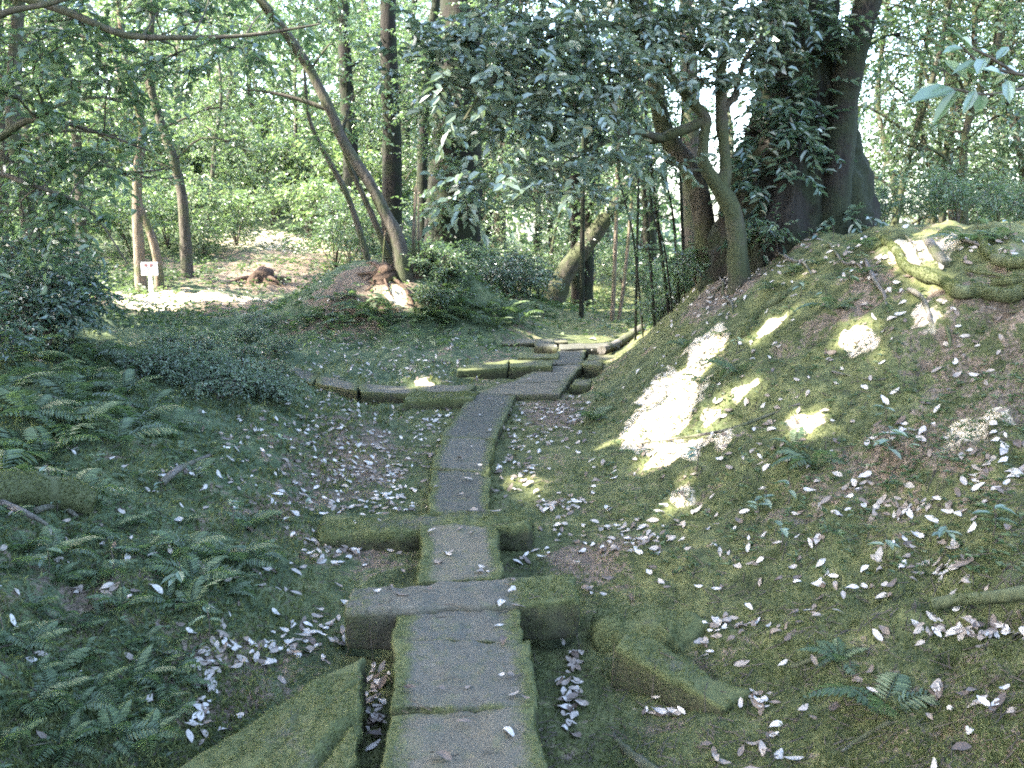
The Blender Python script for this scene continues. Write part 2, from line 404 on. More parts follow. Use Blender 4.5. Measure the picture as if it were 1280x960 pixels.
M['fern'] = leaf_mat('fern_frond', (.035, .06, .03), (.08, .118, .056), (.15, .195, .095), rough=.5, trans=.35)
M['sprig'] = leaf_mat('large_pale_leaf', (.06, .10, .06), (.10, .15, .09), (.2, .26, .18), rough=.22, trans=.3, spec=.7)
M['moss'] = leaf_mat('moss_blades', (.045, .058, .024), (.115, .13, .055), (.21, .22, .095), rough=.9, trans=.3, spec=.05)
def litter_mat():
    m, nt, b, o = mat_new('dry_leaf')
    oi = N(nt, 'ShaderNodeObjectInfo').outputs['Random']
    r = math_(nt, 'FRACT', math_(nt, 'ADD', oi, attr(nt, 'tint')))
    c = ramp(nt, r, [(0, (.055, .037, .025)), (.25, (.12, .09, .066)), (.5, (.22, .185, .152)), (.75, (.31, .28, .245)), (1, (.42, .39, .35))])
    c = mixc(nt, .45, c, ramp(nt, noise(nt, 90, 3, co=geo_pos(nt)), [(.3, .55), (.7, 1.25)]), 'MULTIPLY')
    nt.links.new(c, b.inputs['Base Color']); b.inputs['Roughness'].default_value = .6
    return m
M['litter'] = litter_mat()
def plain(name, c, rough=.7, nz=.2):
    m, nt, b, o = mat_new(name)
    col = mixc(nt, noise(nt, 30, 4, co=geo_pos(nt)), [x * (1 - nz) for x in c], [min(1, x * (1 + nz)) for x in c])
    nt.links.new(col, b.inputs['Base Color']); b.inputs['Roughness'].default_value = rough
    return m
M['white'] = plain('white_paint', (.74, .73, .71), .6, .08)
M['red'] = plain('red_paint', (.30, .08, .07), .6)
M['ink'] = plain('grey_print', (.42, .40, .40), .6)

# ------------------------------------------------------------------ stone slabs: geometry of the walkway first, the ground needs it
SLABS = []   # (quad xyz [4,3], thickness, dict)
def slab(px, z=0.0, th=.14, **kw):
    """px: near-left, near-right, far-right, far-left corners of the top, in pixels; z top height (scalar or 4)"""
    zz = np.broadcast_to(np.asarray(z, float), (4,))
    q = np.array([PZ(np.array(u, float), np.array(v, float), zz[i]) for i, (u, v) in enumerate(px)])
    SLABS.append((q, th, kw)); return q
walk = dict(path=True)
slab([(474, 1075), (694, 1075), (671, 882), (488, 886)], 0, .15, moss=.3, **walk)
slab([(488, 884), (671, 880), (663, 799), (493, 803)], .004, .15, moss=.36, **walk)
slab([(493, 801), (651, 797), (651, 758), (496, 765)], .000, .15, moss=.36, **walk)
slab([(524, 728), (627, 722), (622, 657), (527, 657)], -.012, .13, moss=.5, **walk)
slab([(536, 641), (615, 638), (611, 590), (540, 585)], -.006, .12, moss=.42, **walk)
slab([(540, 584), (611, 589), (618, 549), (551, 546)], -.004, .12, moss=.35, **walk)
slab([(551, 545), (618, 548), (645, 493), (588, 492)], -.006, .12, moss=.3, **walk)
slab([(588, 491), (699, 492), (712, 476), (628, 479)], -.002, .12, moss=.15, **walk)
slab([(634, 478), (711, 476), (728, 456), (686, 457)], -.004, .12, moss=.15, **walk)
slab([(687, 456), (728, 455), (733, 436), (699, 436)], -.002, .12, moss=.2, **walk)
# side path
slab([(523, 491), (587, 490), (596, 481), (520, 482)], -.01, .12, moss=.4, **walk)
slab([(450, 489), (522, 491), (519, 482), (447, 479)], -.012, .12, moss=.4, **walk)
slab([(392, 478), (448, 489), (446, 479), (400, 469)], -.01, .12, moss=.45, **walk)
slab([(352, 463), (391, 477), (399, 468), (364, 456)], -.01, .12, moss=.5, **walk)
# cross slabs and loose blocks: things
slab([(431, 764), (722, 750), (716, 717), (438, 734)], .022, .165, moss=.45, edge=.9, mossr=True, name='stone_slab', label='long mossy stone slab laid across the walkway, broader than the walkway', cat='slab')
slab([(396, 668), (664, 654), (662, 637), (404, 645)], [-.05, .004, .004, -.045], .15, moss=.85, edge=.8, rnd=.03, rough=.02, name='stone_slab', label='low moss-covered cross slab with a rounded end, beyond the broad cross slab', cat='slab')
slab([(504, 501), (591, 498), (598, 489), (513, 490)], .02, .15, moss=1.0, edge=.6, name='stone_block', label='thick mossy stone block beside the walkway where the side path branches off', cat='stone block')
slab([(572, 463), (634, 459), (636, 450), (574, 457)], .05, .14, moss=1.1, edge=.5, name='stone_block', label='mossy kerb block with sunlit end, beside the far walkway', cat='stone block')
slab([(636, 459), (690, 458), (692, 450), (638, 450)], .05, .13, moss=.9, edge=.5, name='stone_block', label='dark mossy kerb block butting against the far walkway', cat='stone block')
slab([(646, 447), (698, 447), (699, 442), (650, 441)], .03, .1, moss=.9, edge=.5, name='stone_block', label='thin mossy slab behind the mossy kerb blocks', cat='slab')
slab([(729, 456), (751, 457), (752, 451), (730, 450)], .02, .16, moss=.6, edge=.5, name='stone_block', label='short dark stone slab sticking out toward the bank from the far walkway', cat='slab')
slab([(714, 482), (739, 481), (740, 474), (717, 474)], -.01, .16, moss=.7, edge=.5, name='stone_block', label='dark wet stone block in the hollow at the foot of the bank', cat='stone block')
slab([(735, 449), (772, 451), (775, 444), (736, 443)], .01, .1, moss=.7, edge=.5, name='stone_block', label='low dark slab under the tilted pale log', cat='slab')
slab([(668, 432), (697, 434), (690, 424), (669, 424)], .02, .1, moss=.4, edge=.5, name='stone_slab', label='grey flat slab beyond the end of the walkway', cat='slab')
slab([(627, 429), (709, 427), (709, 423), (629, 424)], .0, .06, moss=.4, edge=.5, name='stone_kerb', label='thin pale kerb stone crossing behind the grey flat slab', cat='kerb')
slab([(699, 436), (774, 434), (774, 428), (700, 430)], .03, .1, moss=-.6, edge=.5, name='stone_beam', label='sunlit white stone beam closing the end of the walkway', cat='stone beam')
slab([(345, 1045), (446, 938), (453, 816), (214, 962)], [-.12, -.02, -.03, -.1], .22, moss=1.1, edge=.9, rough=.016, rnd=.022, groove=True, name='stone_block', label='big tilted mossy stone block with a groove, beside the walkway start', cat='stone block')
slab([(765, 806), (906, 882), (940, 868), (792, 784)], [-.03, -.1, -.1, -.03], .17, moss=1.15, edge=.9, rough=.015, rnd=.018, name='stone_block', label='mossy stone block lying slanted in front of the bank', cat='stone block')
slab([(738, 790), (868, 800), (893, 764), (742, 745)], [-.1, -.1, -.05, -.06], .16, moss=1.2, edge=.9, rough=.03, rnd=.09, name='mossy_stone', label='low rounded mossy stone behind the slanted block', cat='stone')

def slab_top(x, y):
    z = np.full(np.shape(x), -9.0)
    for q, th, kw in SLABS:
        ins = np.ones(np.shape(x), bool)
        for a in range(4):
            p, r_ = q[a], q[(a + 1) % 4]
            ins &= (r_[0] - p[0]) * (y - p[1]) - (r_[1] - p[1]) * (x - p[0]) > 0
        A = np.c_[q[:, :2], np.ones(4)]; co = np.linalg.lstsq(A, q[:, 2], rcond=None)[0]
        z = np.where(ins, np.maximum(z, co[0] * x + co[1] * y + co[2]), z)
    return z
def S(x, y): return np.maximum(H(x, y), slab_top(x, y))
def hit(u, v, f=None, tmax=60, bias=0.0):
    """first surface point on each pixel ray"""
    f = f or H
    u = np.atleast_1d(np.asarray(u, float)); v = np.atleast_1d(np.asarray(v, float))
    r = ray(u, v); t = np.full(len(u), 1.2); done = np.zeros(len(u), bool)
    for _ in range(260):
        k = np.where(~done)[0]
        if not len(k): break
        p = r[k] * t[k, None] + [0, 0, CAM_Z]
        gap = p[:, 2] - f(p[:, 0], p[:, 1])
        dn = (gap < .004) | (t[k] > tmax)
        done[k] = dn
        t[k] = np.where(dn, t[k], t[k] + np.clip(gap * .8, .004, .6))
    return r * t[:, None] + [0, 0, CAM_Z], t < tmax

for (u_, v_, rx_, ry_, dp_) in [(724, 486, .1, .22, .22), (741, 466, .1, .25, .2), (465, 800, .12, .1, .08), (690, 785, .12, .12, .06), (1215, 392, .5, .14, .16), (1290, 395, .4, .16, .18), (905, 362, .14, .2, .1), (850, 372, .12, .2, .1), (1180, 790, .25, .1, .05), (1240, 785, .25, .1, .05)]:
    w_, _ = hit([u_], [v_], H); CARVES.append((w_[0][0], w_[0][1], rx_, ry_, dp_))
cache_terrain()

# ------------------------------------------------------------------ where sun reaches through the canopy
E1 = unit(np.cross(SUN, [0, 0, 1.0])); E2 = np.cross(E1, SUN)
SUNPOLY = [
 [(738, 562), (790, 548), (840, 562), (862, 505), (878, 470), (912, 425), (892, 418), (850, 458), (804, 494), (794, 528)],
 [(1050, 402), (1085, 398), (1104, 425), (1090, 452), (1046, 450)],
 [(983, 522), (1020, 510), (1044, 520), (1012, 552), (990, 546)],
 [(1096, 300), (1150, 328), (1196, 345), (1196, 370), (1150, 360), (1100, 322)],
 [(1142, 372), (1170, 380), (1165, 415), (1140, 405)],
 [(1136, 292), (1166, 292), (1170, 330), (1145, 332)],
 [(470, 368), (508, 348), (514, 375), (478, 388)],
 [(700, 427), (776, 427), (776, 438), (698, 438)], [(750, 440), (798, 410), (806, 418), (772, 447)],
 [(135, 362), (262, 360), (275, 374), (230, 386), (120, 384)],
 [(300, 345), (350, 340), (350, 352), (310, 356)],
 [(842, 640), (872, 598), (862, 596), (836, 632)], [(852, 585), (880, 545), (868, 540), (846, 575)],
 [(800, 575), (845, 560), (838, 578), (805, 590)], [(870, 530), (900, 500), (905, 512), (880, 540)], [(905, 495), (950, 470), (955, 480), (912, 505)],
 [(893, 560), (915, 535), (905, 530), (885, 552)], [(935, 420), (985, 385), (990, 395), (945, 430)],
 [(507, 480), (545, 470), (550, 478), (516, 484)], [(570, 457), (597, 454), (597, 461), (572, 465)], [(615, 449), (640, 448), (640, 453), (616, 454)],
 [(1195, 530), (1205, 528), (1205, 533), (1196, 534)], [(1050, 468), (1065, 472), (1060, 478), (1048, 476)],
 [(640, 596), (655, 600), (650, 612), (637, 608)], [(660, 640), (672, 600), (664, 598)],
]
MS = .04
MASK = {}
def mask_add(p, rad=1):
    s = np.floor(p @ E1 / MS).astype(int); t = np.floor(p @ E2 / MS).astype(int)
    for a, b in zip(s, t):
        for i in range(-rad, rad + 1):
            for j in range(-rad, rad + 1): MASK[(a + i, b + j)] = 1
PATCH3D = []
for poly in SUNPOLY:
    pa = np.array(poly, float); lo = pa.min(0); hi = pa.max(0)
    gu, gv = np.meshgrid(np.arange(lo[0], hi[0] + 1, 3), np.arange(lo[1], hi[1] + 1, 3)); gu = gu.ravel(); gv = gv.ravel()
    ins = np.zeros(len(gu), bool)
    for a in range(len(pa)):
        x1, y1 = pa[a]; x2, y2 = pa[(a + 1) % len(pa)]
        c = ((y1 > gv) != (y2 > gv)) & (gu < (x2 - x1) * (gv - y1) / (y2 - y1 + 1e-9) + x1); ins ^= c
    if not ins.any(): continue
    w, ok = hit(gu[ins], gv[ins], S); w = w[ok]
    PATCH3D.append(w)
    if w[:, 1].mean() < 10:
        ks = fbm2(w @ E1, w @ E2, 9.0, 2, 301) > -.22
        w = w[ks] if ks.sum() > 6 else w
    mask_add(w, 1 if w[:, 1].mean() < 10 else 4)
def lit_line(pxs, d, n=40, rad=1):
    pts = spline(np.array([P(u, v, d) for u, v in pxs]), n); mask_add(pts, rad)
lit_line([(412, 140), (430, 178), (447, 215)], 13.3, rad=6)
lit_line([(462, 235), (485, 285), (503, 335)], 13.3, rad=6)
lit_line([(512, 330), (514, 260), (516, 230)], 13.3, rad=3)
lit_line([(160, 350), (170, 300), (168, 240)], 17.3, rad=3)
lit_line([(400, 170), (440, 150), (455, 160)], 13.0, rad=5)
lit_line([(540, 300), (570, 310)], 13.0, rad=4)
_mk = np.array(list(MASK.keys())); _m0 = _mk.min(0) - 2; _msz = _mk.max(0) - _m0 + 3
MGRID = np.zeros(_msz, bool); MGRID[_mk[:, 0] - _m0[0], _mk[:, 1] - _m0[1]] = True
def keep(pos):
    """leaves standing in a sun shaft are left out (the canopy has its gap there)"""
    s = np.floor(pos @ E1 / MS).astype(int) - _m0[0]; t = np.floor(pos @ E2 / MS).astype(int) - _m0[1]
    ok = (s >= 0) & (t >= 0) & (s < _msz[0]) & (t < _msz[1])
    r = np.ones(len(pos), bool)
    r[ok] = ~MGRID[s[ok], t[ok]]
    return r

# ------------------------------------------------------------------ ground sheet
def axis(lo, hi, c0, c1, fine, grow, cap):
    a = [c0]
    while a[-1] < c1: a.append(a[-1] + fine)
    s = fine
    while a[-1] < hi: s = min(s * grow, cap); a.append(a[-1] + s)
    b = [c0]; s = fine
    while b[-1] > lo: s = min(s * grow, cap); b.append(b[-1] - s)
    return np.array(b[:0:-1] + a)
xs = axis(-160, 160, -2.2, 3.4, .022, 1.022, 8)
ys_ = axis(-12, 220, 1.7, 5.0, .022, 1.012, 6)
GXm, GYm = np.meshgrid(xs, ys_)
gz = H(GXm, GYm)
# keep the ground a little under the slab tops
zt = slab_top(GXm, GYm)
gz = np.where(zt > -5, np.minimum(gz, zt - .05), gz)
gg = Geo()
nx, ny = len(xs), len(ys_)
ii, jj = np.meshgrid(np.arange(nx - 1), np.arange(ny - 1)); k = (jj * nx + ii).ravel()
gg.add(np.stack([GXm, GYm, gz], -1).reshape(-1, 3), np.stack([k, k + 1, k + nx + 1, k + nx], -1))
fx, fy = GXm.ravel(), GYm.ravel()
wx = fx - walk_x(fy)
def blob(px, rx, ry, amp=1.0):
    w, ok = hit([px[0]], [px[1]], H); c = w[0]
    return amp * np.exp(-(((fx - c[0]) / rx) ** 2 + ((fy - c[1]) / ry) ** 2) ** 1.5)
soil = .06 + .35 * np.exp(-((np.abs(wx + .75) - .0) / .35) ** 2) * sstep(4, 5, fy) + .3 * np.exp(-((wx - .62) / .22) ** 2) * sstep(4.5, 5.5, fy)
for px, rx, ry, a in [((300, 850), .35, .35, .9), ((740, 700), .22, .35, .8), ((620, 710), .5, .2, .2), ((460, 690), .3, .3, .5), ((440, 570), .45, .9, .45), ((690, 510), .3, .7, .6),
                      ((870, 830), .3, .15, .6), ((860, 900), .3, .2, .3), ((1180, 890), .3, .4, .5), ((1150, 620), .4, .4, .35), ((1220, 400), .45, .5, .7), ((1110, 330), .4, .5, .6),
                      ((900, 370), .3, .8, .8), ((960, 330), .4, .6, .6), ((1080, 380), .25, .3, .5), ((1000, 620), .3, .3, .45), ((900, 680), .3, .3, .35), ((1100, 560), .3, .25, .5), ((1250, 470), .4, .4, .5), ((980, 440), .25, .25, .4), ((470, 355), .8, .7, .8), ((440, 385), .8, .6, .4), ((330, 350), 1.5, 1.0, .8), ((280, 338), 3.0, 3.0, .6), ((400, 325), 2.0, 3.0, .5), ((200, 375), 2.0, 1.5, .9), ((350, 400), .9, 1.5, .3), ((560, 440), 1.0, 1.2, .2), ((120, 740), .3, .5, .4), ((330, 640), .3, .5, .4), ((1215, 540), .3, .25, .5)]:
    soil = soil + blob(px, rx, ry, a)
soil = soil + .3 * fbm2(fx, fy, 1.1, 3, 31)
sand_sunlight = np.full(len(fx), -.35)
for w, a in zip(PATCH3D, range(99)):  # sunlight put into the colour: paler ground under the sun patches
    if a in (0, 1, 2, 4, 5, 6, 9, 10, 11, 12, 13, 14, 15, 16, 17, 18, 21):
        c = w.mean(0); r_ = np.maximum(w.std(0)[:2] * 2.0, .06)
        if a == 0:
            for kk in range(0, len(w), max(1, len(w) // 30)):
                sand_sunlight = np.maximum(sand_sunlight, -.35 + 1.35 * np.exp(-(((fx - w[kk, 0]) / .16) ** 2 + ((fy - w[kk, 1]) / .28) ** 2)))
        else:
            sand_sunlight = np.maximum(sand_sunlight, -.35 + 1.2 * np.exp(-(((fx - c[0]) / r_[0]) ** 2 + ((fy - c[1]) / r_[1]) ** 2) ** 1.5))
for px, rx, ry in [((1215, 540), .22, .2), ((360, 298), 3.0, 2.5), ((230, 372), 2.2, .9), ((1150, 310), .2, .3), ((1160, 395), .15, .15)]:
    sand_sunlight = np.maximum(sand_sunlight, -.35 + blob(px, rx, ry, 1.05))
cool = sstep(.4, -1.6, wx) * .9
cool = np.clip(cool + .25 * fbm2(fx, fy, 1.5, 2, 41), 0, 1)
gg.A = {'soil': np.clip(soil, 0, 1), 'sand_sunlight': sand_sunlight, 'cool': cool}
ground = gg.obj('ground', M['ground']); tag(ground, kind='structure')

# ------------------------------------------------------------------ build the slabs
def slab_mesh(q, th, kw, seed):
    a = (np.linalg.norm(q[1] - q[0]) + np.linalg.norm(q[2] - q[3])) / 4; b = (np.linalg.norm(q[3] - q[0]) + np.linalg.norm(q[2] - q[1])) / 4; c = th / 2
    rad = kw.get('rnd', .014 if not kw.get('path') else .009); rad = min(rad, a * .9, b * .9, c * .9)
    near = q[:, 1].min() < 5
    step = .022 if near else .05
    def lin(h):
        n = max(3, int(2 * h / step)); base = np.linspace(-h, h, n)
        return np.unique(np.concatenate([base, [-h + rad * .35, -h + rad, h - rad, h - rad * .35]]))
    X, Y, Z = lin(a), lin(b), lin(c)
    g = Geo()
    def face(A, B, f, flip):
        AA, BB = np.meshgrid(A, B); n, m = len(A), len(B)
        V = f(AA.ravel(), BB.ravel()); i, j = np.meshgrid(np.arange(n - 1), np.arange(m - 1)); kk = (j * n + i).ravel()
        F = np.stack([kk, kk + 1, kk + n + 1, kk + n], -1); g.add(V, F[:, ::-1] if flip else F)
    o = lambda v, s: np.full_like(v, s)
    face(X, Y, lambda u, v: np.stack([u, v, o(u, c)], -1), False); face(X, Y, lambda u, v: np.stack([u, v, o(u, -c)], -1), True)
    face(X, Z, lambda u, v: np.stack([u, o(u, -b), v], -1), False); face(X, Z, lambda u, v: np.stack([u, o(u, b), v], -1), True)
    face(Y, Z, lambda u, v: np.stack([o(u, a), u, v], -1), False); face(Y, Z, lambda u, v: np.stack([o(u, -a), u, v], -1), True)
    V = np.concatenate(g.V)
    dims = np.array([a, b, c]); inner = np.clip(V, -(dims - rad), dims - rad); dv = V - inner
    ln = np.linalg.norm(dv, axis=1, keepdims=True); W = np.where(ln > 1e-6, inner + dv / np.maximum(ln, 1e-6) * rad, V)
    nd = np.where(ln > 1e-6, dv / np.maximum(ln, 1e-6), 0)
    s = (W[:, 0] / a + 1) / 2; t = (W[:, 1] / b + 1) / 2
    Q = (q[0] * ((1 - s) * (1 - t))[:, None] + q[1] * (s * (1 - t))[:, None] + q[2] * (s * t)[:, None] + q[3] * ((1 - s) * t)[:, None])
    Q[:, 2] += W[:, 2] - c
    am = kw.get('rough', .011)
    nz = .8 * vn3(Q * 7, seed) + .7 * vn3(Q * 19, seed + 3) + .5 * vn3(Q * 45, seed + 4)
    Q = Q + nd * (nz * am)[:, None]
    edge = (np.abs(W[:, 0]) / a)
    Q[:, :2] += (q[:, :2].mean(0) - Q[:, :2]) * 0 + np.stack([vn3(Q * 4, seed + 8) + .6 * vn3(Q * 13, seed + 10), vn3(Q * 4, seed + 9) + .6 * vn3(Q * 13, seed + 11)], -1) * .012
    if kw.get('groove'):
        gt = np.abs(t - .30 - .05 * np.sin(s * 9)); Q[:, 2] -= (.045 * np.exp(-(gt / .03) ** 2) + .02 * (t < .30 + .05 * np.sin(s * 9))) * (W[:, 2] > 0)
        gt = np.abs(t - .62 - .25 * (s - .5)); Q[:, 2] -= .012 * np.exp(-(gt / .015) ** 2) * (W[:, 2] > 0)
    top = W[:, 2] > c - rad * 1.2
    ed2 = np.maximum(edge, (np.abs(W[:, 1]) / b) ** 3 * .8)
    if kw.get('edge'):
        moss = kw['moss'] * (.55 + .6 * ed2)
        if kw.get('mossr'): moss = .1 + .9 * sstep(.62, .82, s) + .42 * sstep(.28, .0, s)
    else:
        moss = kw['moss'] * .55 + .75 * sstep(.55, 1.0, ed2) * (.6 + kw['moss'])
    moss = np.where(top, moss, np.minimum(moss * .6 + .35, .75)) if kw['moss'] > 0 else moss
    g.V = [Q]; fs = np.concatenate(g.F); g.F = [fs]; g.T = [np.full(len(fs), .5)]; g.A = {'moss': moss, 'side_shade': np.where(top, 0.0, np.clip((c - W[:, 2]) / (.3 * th), 0, 1) * .8 + .2)}  # painted shade: none on top, deepening down the sides
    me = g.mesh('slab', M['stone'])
    import bmesh
    bm = bmesh.new(); bm.from_mesh(me); bmesh.ops.remove_doubles(bm, verts=bm.verts, dist=.0006); bm.to_mesh(me); bm.free()
    return me
path = empty('path', (-.2, 3, 0)); tag(path, kind='structure')
for i, (q, th, kw) in enumerate(SLABS):
    if kw.get('path'): q[:, 2] += rng.uniform(-.007, .007, 4) + rng.uniform(-.006, .006)
    me = slab_mesh(q, th, kw, i * 13)
    if kw.get('path'):
        o = link('paving_slab', me, path); o.matrix_parent_inverse = Matrix.Translation((.2, -3, 0))
    else:
        c = q.mean(0); me.transform(Matrix.Translation(-Vector(c)))
        o = link(kw['name'], me); o.location = c; tag(o, kw['label'], kw['cat'])

# ------------------------------------------------------------------ tree machinery
def spray_set(gl, gt, p0, d0, Ls, nl, L, W, detail, tintc=.5, filt=True, flat=.5, tw=.004, tb=.25):
    """twigs from p0 along d0, each carrying nl alternate leaves"""
    n = len(p0)
    if n == 0: return
    d0 = unit(d0); s = (np.arange(nl) + .6) / nl
    side = unit(np.cross(d0, np.array([0, 0, 1.0]) + rng.normal(0, .15, (n, 3))))
    sag = rng.uniform(.05, .35, n)
    C = p0[:, None] + d0[:, None] * (Ls[:, None] * s[None])[..., None]
    C = C - np.array([0, 0, 1.0]) * (sag[:, None] * Ls[:, None] * (s ** 2)[None])[..., None]
    sg = np.where(np.arange(nl) % 2 == 0, 1.0, -1.0)[None, :, None]
    d = d0[:, None] * .65 + side[:, None] * sg * .8 + rng.normal(0, .28, (n, nl, 3)); d[..., 2] -= .18
    nr = np.array([0, 0, 1.0]) + rng.normal(0, flat, (n, nl, 3))
    tn = np.clip(tintc + rng.normal(0, tb * .7, (n, 1)) + rng.normal(0, tb * .6, (n, nl)), 0, 1)
    C = C.reshape(-1, 3); d = d.reshape(-1, 3); nr = nr.reshape(-1, 3); tn = tn.ravel()
    LL = L * rng.uniform(.65, 1.2, len(C))
    if filt:
        m = keep(C + unit(d) * (LL * .5)[:, None]); C, d, nr, tn, LL = C[m], d[m], nr[m], tn[m], LL[m]
    leaves(gl, C, d, nr, LL, LL * (W / L), tn, detail)
    if gt is not None:
        e = p0 + d0 * Ls[:, None] - np.array([0, 0, 1.0]) * (sag * Ls)[:, None]
        mid = p0 + d0 * Ls[:, None] * .5 - np.array([0, 0, 1.0]) * (sag * Ls * .25)[:, None]
        up = np.array([0, 0, 1.0]) * tw; sd = side * tw
        if filt:
            kk = keep(p0) & keep(mid) & keep(e) & keep((p0 + mid) / 2) & keep((mid + e) / 2)
            p0, mid, e, sd = p0[kk], mid[kk], e[kk], sd[kk]; n = len(p0)
            if n == 0: return
        V = np.stack([p0 + up, p0 - up * .5 + sd, p0 - up * .5 - sd, mid + up * .7, mid - up * .35 + sd * .7, mid - up * .35 - sd * .7, e], 1).reshape(-1, 3)
        b = np.arange(n)[:, None] * 7
        gt.add(V, np.concatenate([b + x for x in ([0, 1, 4, 3], [1, 2, 5, 4], [2, 0, 3, 5])]), .5)
        gt.add(V, np.concatenate([b + x for x in ([3, 4, 6], [4, 5, 6], [5, 3, 6])]), .5)
def clump_sprays(c, rx, rz, n):
    q = rng.normal(0, 1, (n, 3)); q = unit(q) * (rng.uniform(0, 1, n) ** .45)[:, None]
    p = np.array(c) + q * np.array([rx, rx, rz]) * .8
    d = q * [1, 1, .35] + rng.normal(0, .35, (n, 3)); d[:, 2] += -.05
    return p, unit(d)
def build_tree(name, stems, clumps, bark, leafm, L=.085, W=.045, nl=11, detail=0, filt=True, tint=.45, spl=.5, origin=None, limbs=True, rough=.08, extra=None, leaf_parts=0, tb=.25):
    """stems: list of (pts, radii, seg); clumps: (x, y, z, rx, rz, nsprays)"""
    root = empty(name, origin if origin is not None else stems[0][0][0]); off = np.array(root.location)
    gt, gl = Geo(), Geo(); gb = gt
    allp = []
    for si, (pts, rad, seg) in enumerate(stems):
        pts = np.asarray(pts, float)
        C = tube(gt, pts - off, rad, seg, n=max(6, (14 if seg > 40 else 6) * (len(pts) - 1)), rough=rough, nscale=6, seed=si * 7, lobes=(extra or {}).get('lobes', 0) if si == 0 else 0)
        rr = np.interp(np.linspace(0, len(rad) - 1, len(C)), range(len(rad)), rad)
        allp.append(np.c_[C, rr])
    allp = np.concatenate(allp)
    for ci, (x, y, z, rx, rz, n) in enumerate(clumps):
        c = np.array([x, y, z]) - off
        if limbs:
            w = allp[:, 2] < c[2] + .2
            ap = allp[w] if w.any() else allp
            dd = np.linalg.norm(ap[:, :3] - c, axis=1) + .6 * np.abs(ap[:, 2] - (c[2] - .6 * rx)); a = ap[dd.argmin()]
            ln = np.linalg.norm(c - a[:3]); r0 = min(a[3] * .55, .012 + ln * .013)
            mid = (a[:3] + c) / 2 + rng.normal(0, .07 * ln + .01, 3) + [0, 0, .08 * ln]
            for _try in range(14):
                if not filt or keep(spline([a[:3], mid, c], 24) + off).all(): break
                mid = (a[:3] + c) / 2 + rng.normal(0, .14 * ln + .02, 3) + [0, 0, .08 * ln]
            if not filt or keep(spline([a[:3], mid, c], 24) + off).all() or ln < .8: tube(gb, [a[:3], mid, c], [r0, r0 * .7, r0 * .3], 5, n=7)
            nb = 4
            for _ in range(nb):
                e = c + unit(rng.normal(0, 1, 3)) * np.array([rx, rx, rz]) * .8
                if filt and not keep(spline([mid * .4 + c * .6, c * .5 + e * .5, e], 16) + off).all(): continue
                tube(gb, [mid * .4 + c * .6, (c * .5 + e * .5) + rng.normal(0, .05, 3), e], [r0 * .45, r0 * .3, r0 * .12], 4, n=5, cap=False)
        p, d = clump_sprays(c, rx, rz, n)
        spray_world(gl, gb, p, d, off, spl, nl, L, W, detail, tint, filt, tb)
    if gt.V: gt.obj('trunk', bark, root)
    if gl.V: tag(gl.obj('crown', leafm, root, smooth=False), kind='stuff')
    return root
def spray_world(gl, gb, p, d, off, spl, nl, L, W, detail, tint, filt, tb=.25):
    g1, g2 = Geo(), Geo()
    spray_set(g1, g2, p + off, d, spl * rng.uniform(.5, 1.15, len(p)), nl, L, W, detail, tint, filt, tb=tb)
    for src, dst in ((g1, gl), (g2, gb)):
        o = 0
        for V, F, T in zip(src.V, src.F, src.T):
            dst.add(V - off, F - o, T); o += len(V)
def pxs(seq, d):
    """pixel polyline to world; entries (u, v) or (u, v, d)"""
    return np.array([P(e[0], e[1], e[2] if len(e) > 2 else d) for e in seq])
def base_on(pts, sink=.12):
    p = pts.copy(); p[0, 2] = min(p[0, 2], float(H(p[0, 0], p[0, 1]))) - sink; return p
def clumps_px(lst, d):
    out = []
    for e in lst:
        u, v, rx, rz, n = e[:5]; dd = e[5] if len(e) > 5 else d
        q = P(u, v, dd); out.append((q[0], q[1], q[2], rx, rz, n))
    return out

# ------------------------------------------------------------------ the trees one can tell apart
# the huge old trunk on top of the bank
d = 9.2
pts = base_on(pxs([(988, 288), (991, 235), (998, 170), (1001, 100), (1000, 0), (998, -300), (996, -700)], d), .95)
ivy = [(random.uniform(925, 1060), random.uniform(40, 275), .2, .16, 7, 8.62 - random.uniform(0, .12)) for _ in range(15)]
t = build_tree('old_tree', [(pts, [.80, .63, .47, .39, .34, .29, .2], 84)],
    clumps_px(ivy + [(960, 20, .5, .25, 50, 8.9), (1010, 40, .4, .2, 30, 8.8), (985, 130, .28, .2, 24, 8.75), (1000, 205, .3, .15, 20, 8.7), (955, 215, .25, .2, 16, 8.75),
               (1050, -150, 1.2, .8, 60), (900, -250, 1.3, .8, 60), (1120, -350, 1.3, .8, 60)], d),
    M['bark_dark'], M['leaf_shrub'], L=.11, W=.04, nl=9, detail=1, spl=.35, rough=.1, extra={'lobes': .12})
tag(t, 'massive dark flared old trunk overgrown with moss and climbing plants on the bank', 'tree')
pts = base_on(pxs([(1042, 275), (1046, 215), (1053, 150), (1064, 80), (1085, 0), (1120, -130), (1160, -400)], 8.7), .15)
t = build_tree('tree', [(pts, [.17, .14, .13, .125, .12, .1, .07], 14), (pxs([(1072, 40), (1095, -60), (1080, -220)], 8.7), [.09, .08, .05], 8)],
    clumps_px([(1130, 40, .5, .3, 30), (1170, -60, .7, .4, 40), (1100, -150, .9, .5, 50), (1210, -140, .9, .5, 50)], 8.7),
    M['bark_dark'], M['leaf_forest'], L=.09, W=.04)
tag(t, 'slimmer dark trunk leaning away beside the massive old trunk', 'tree')
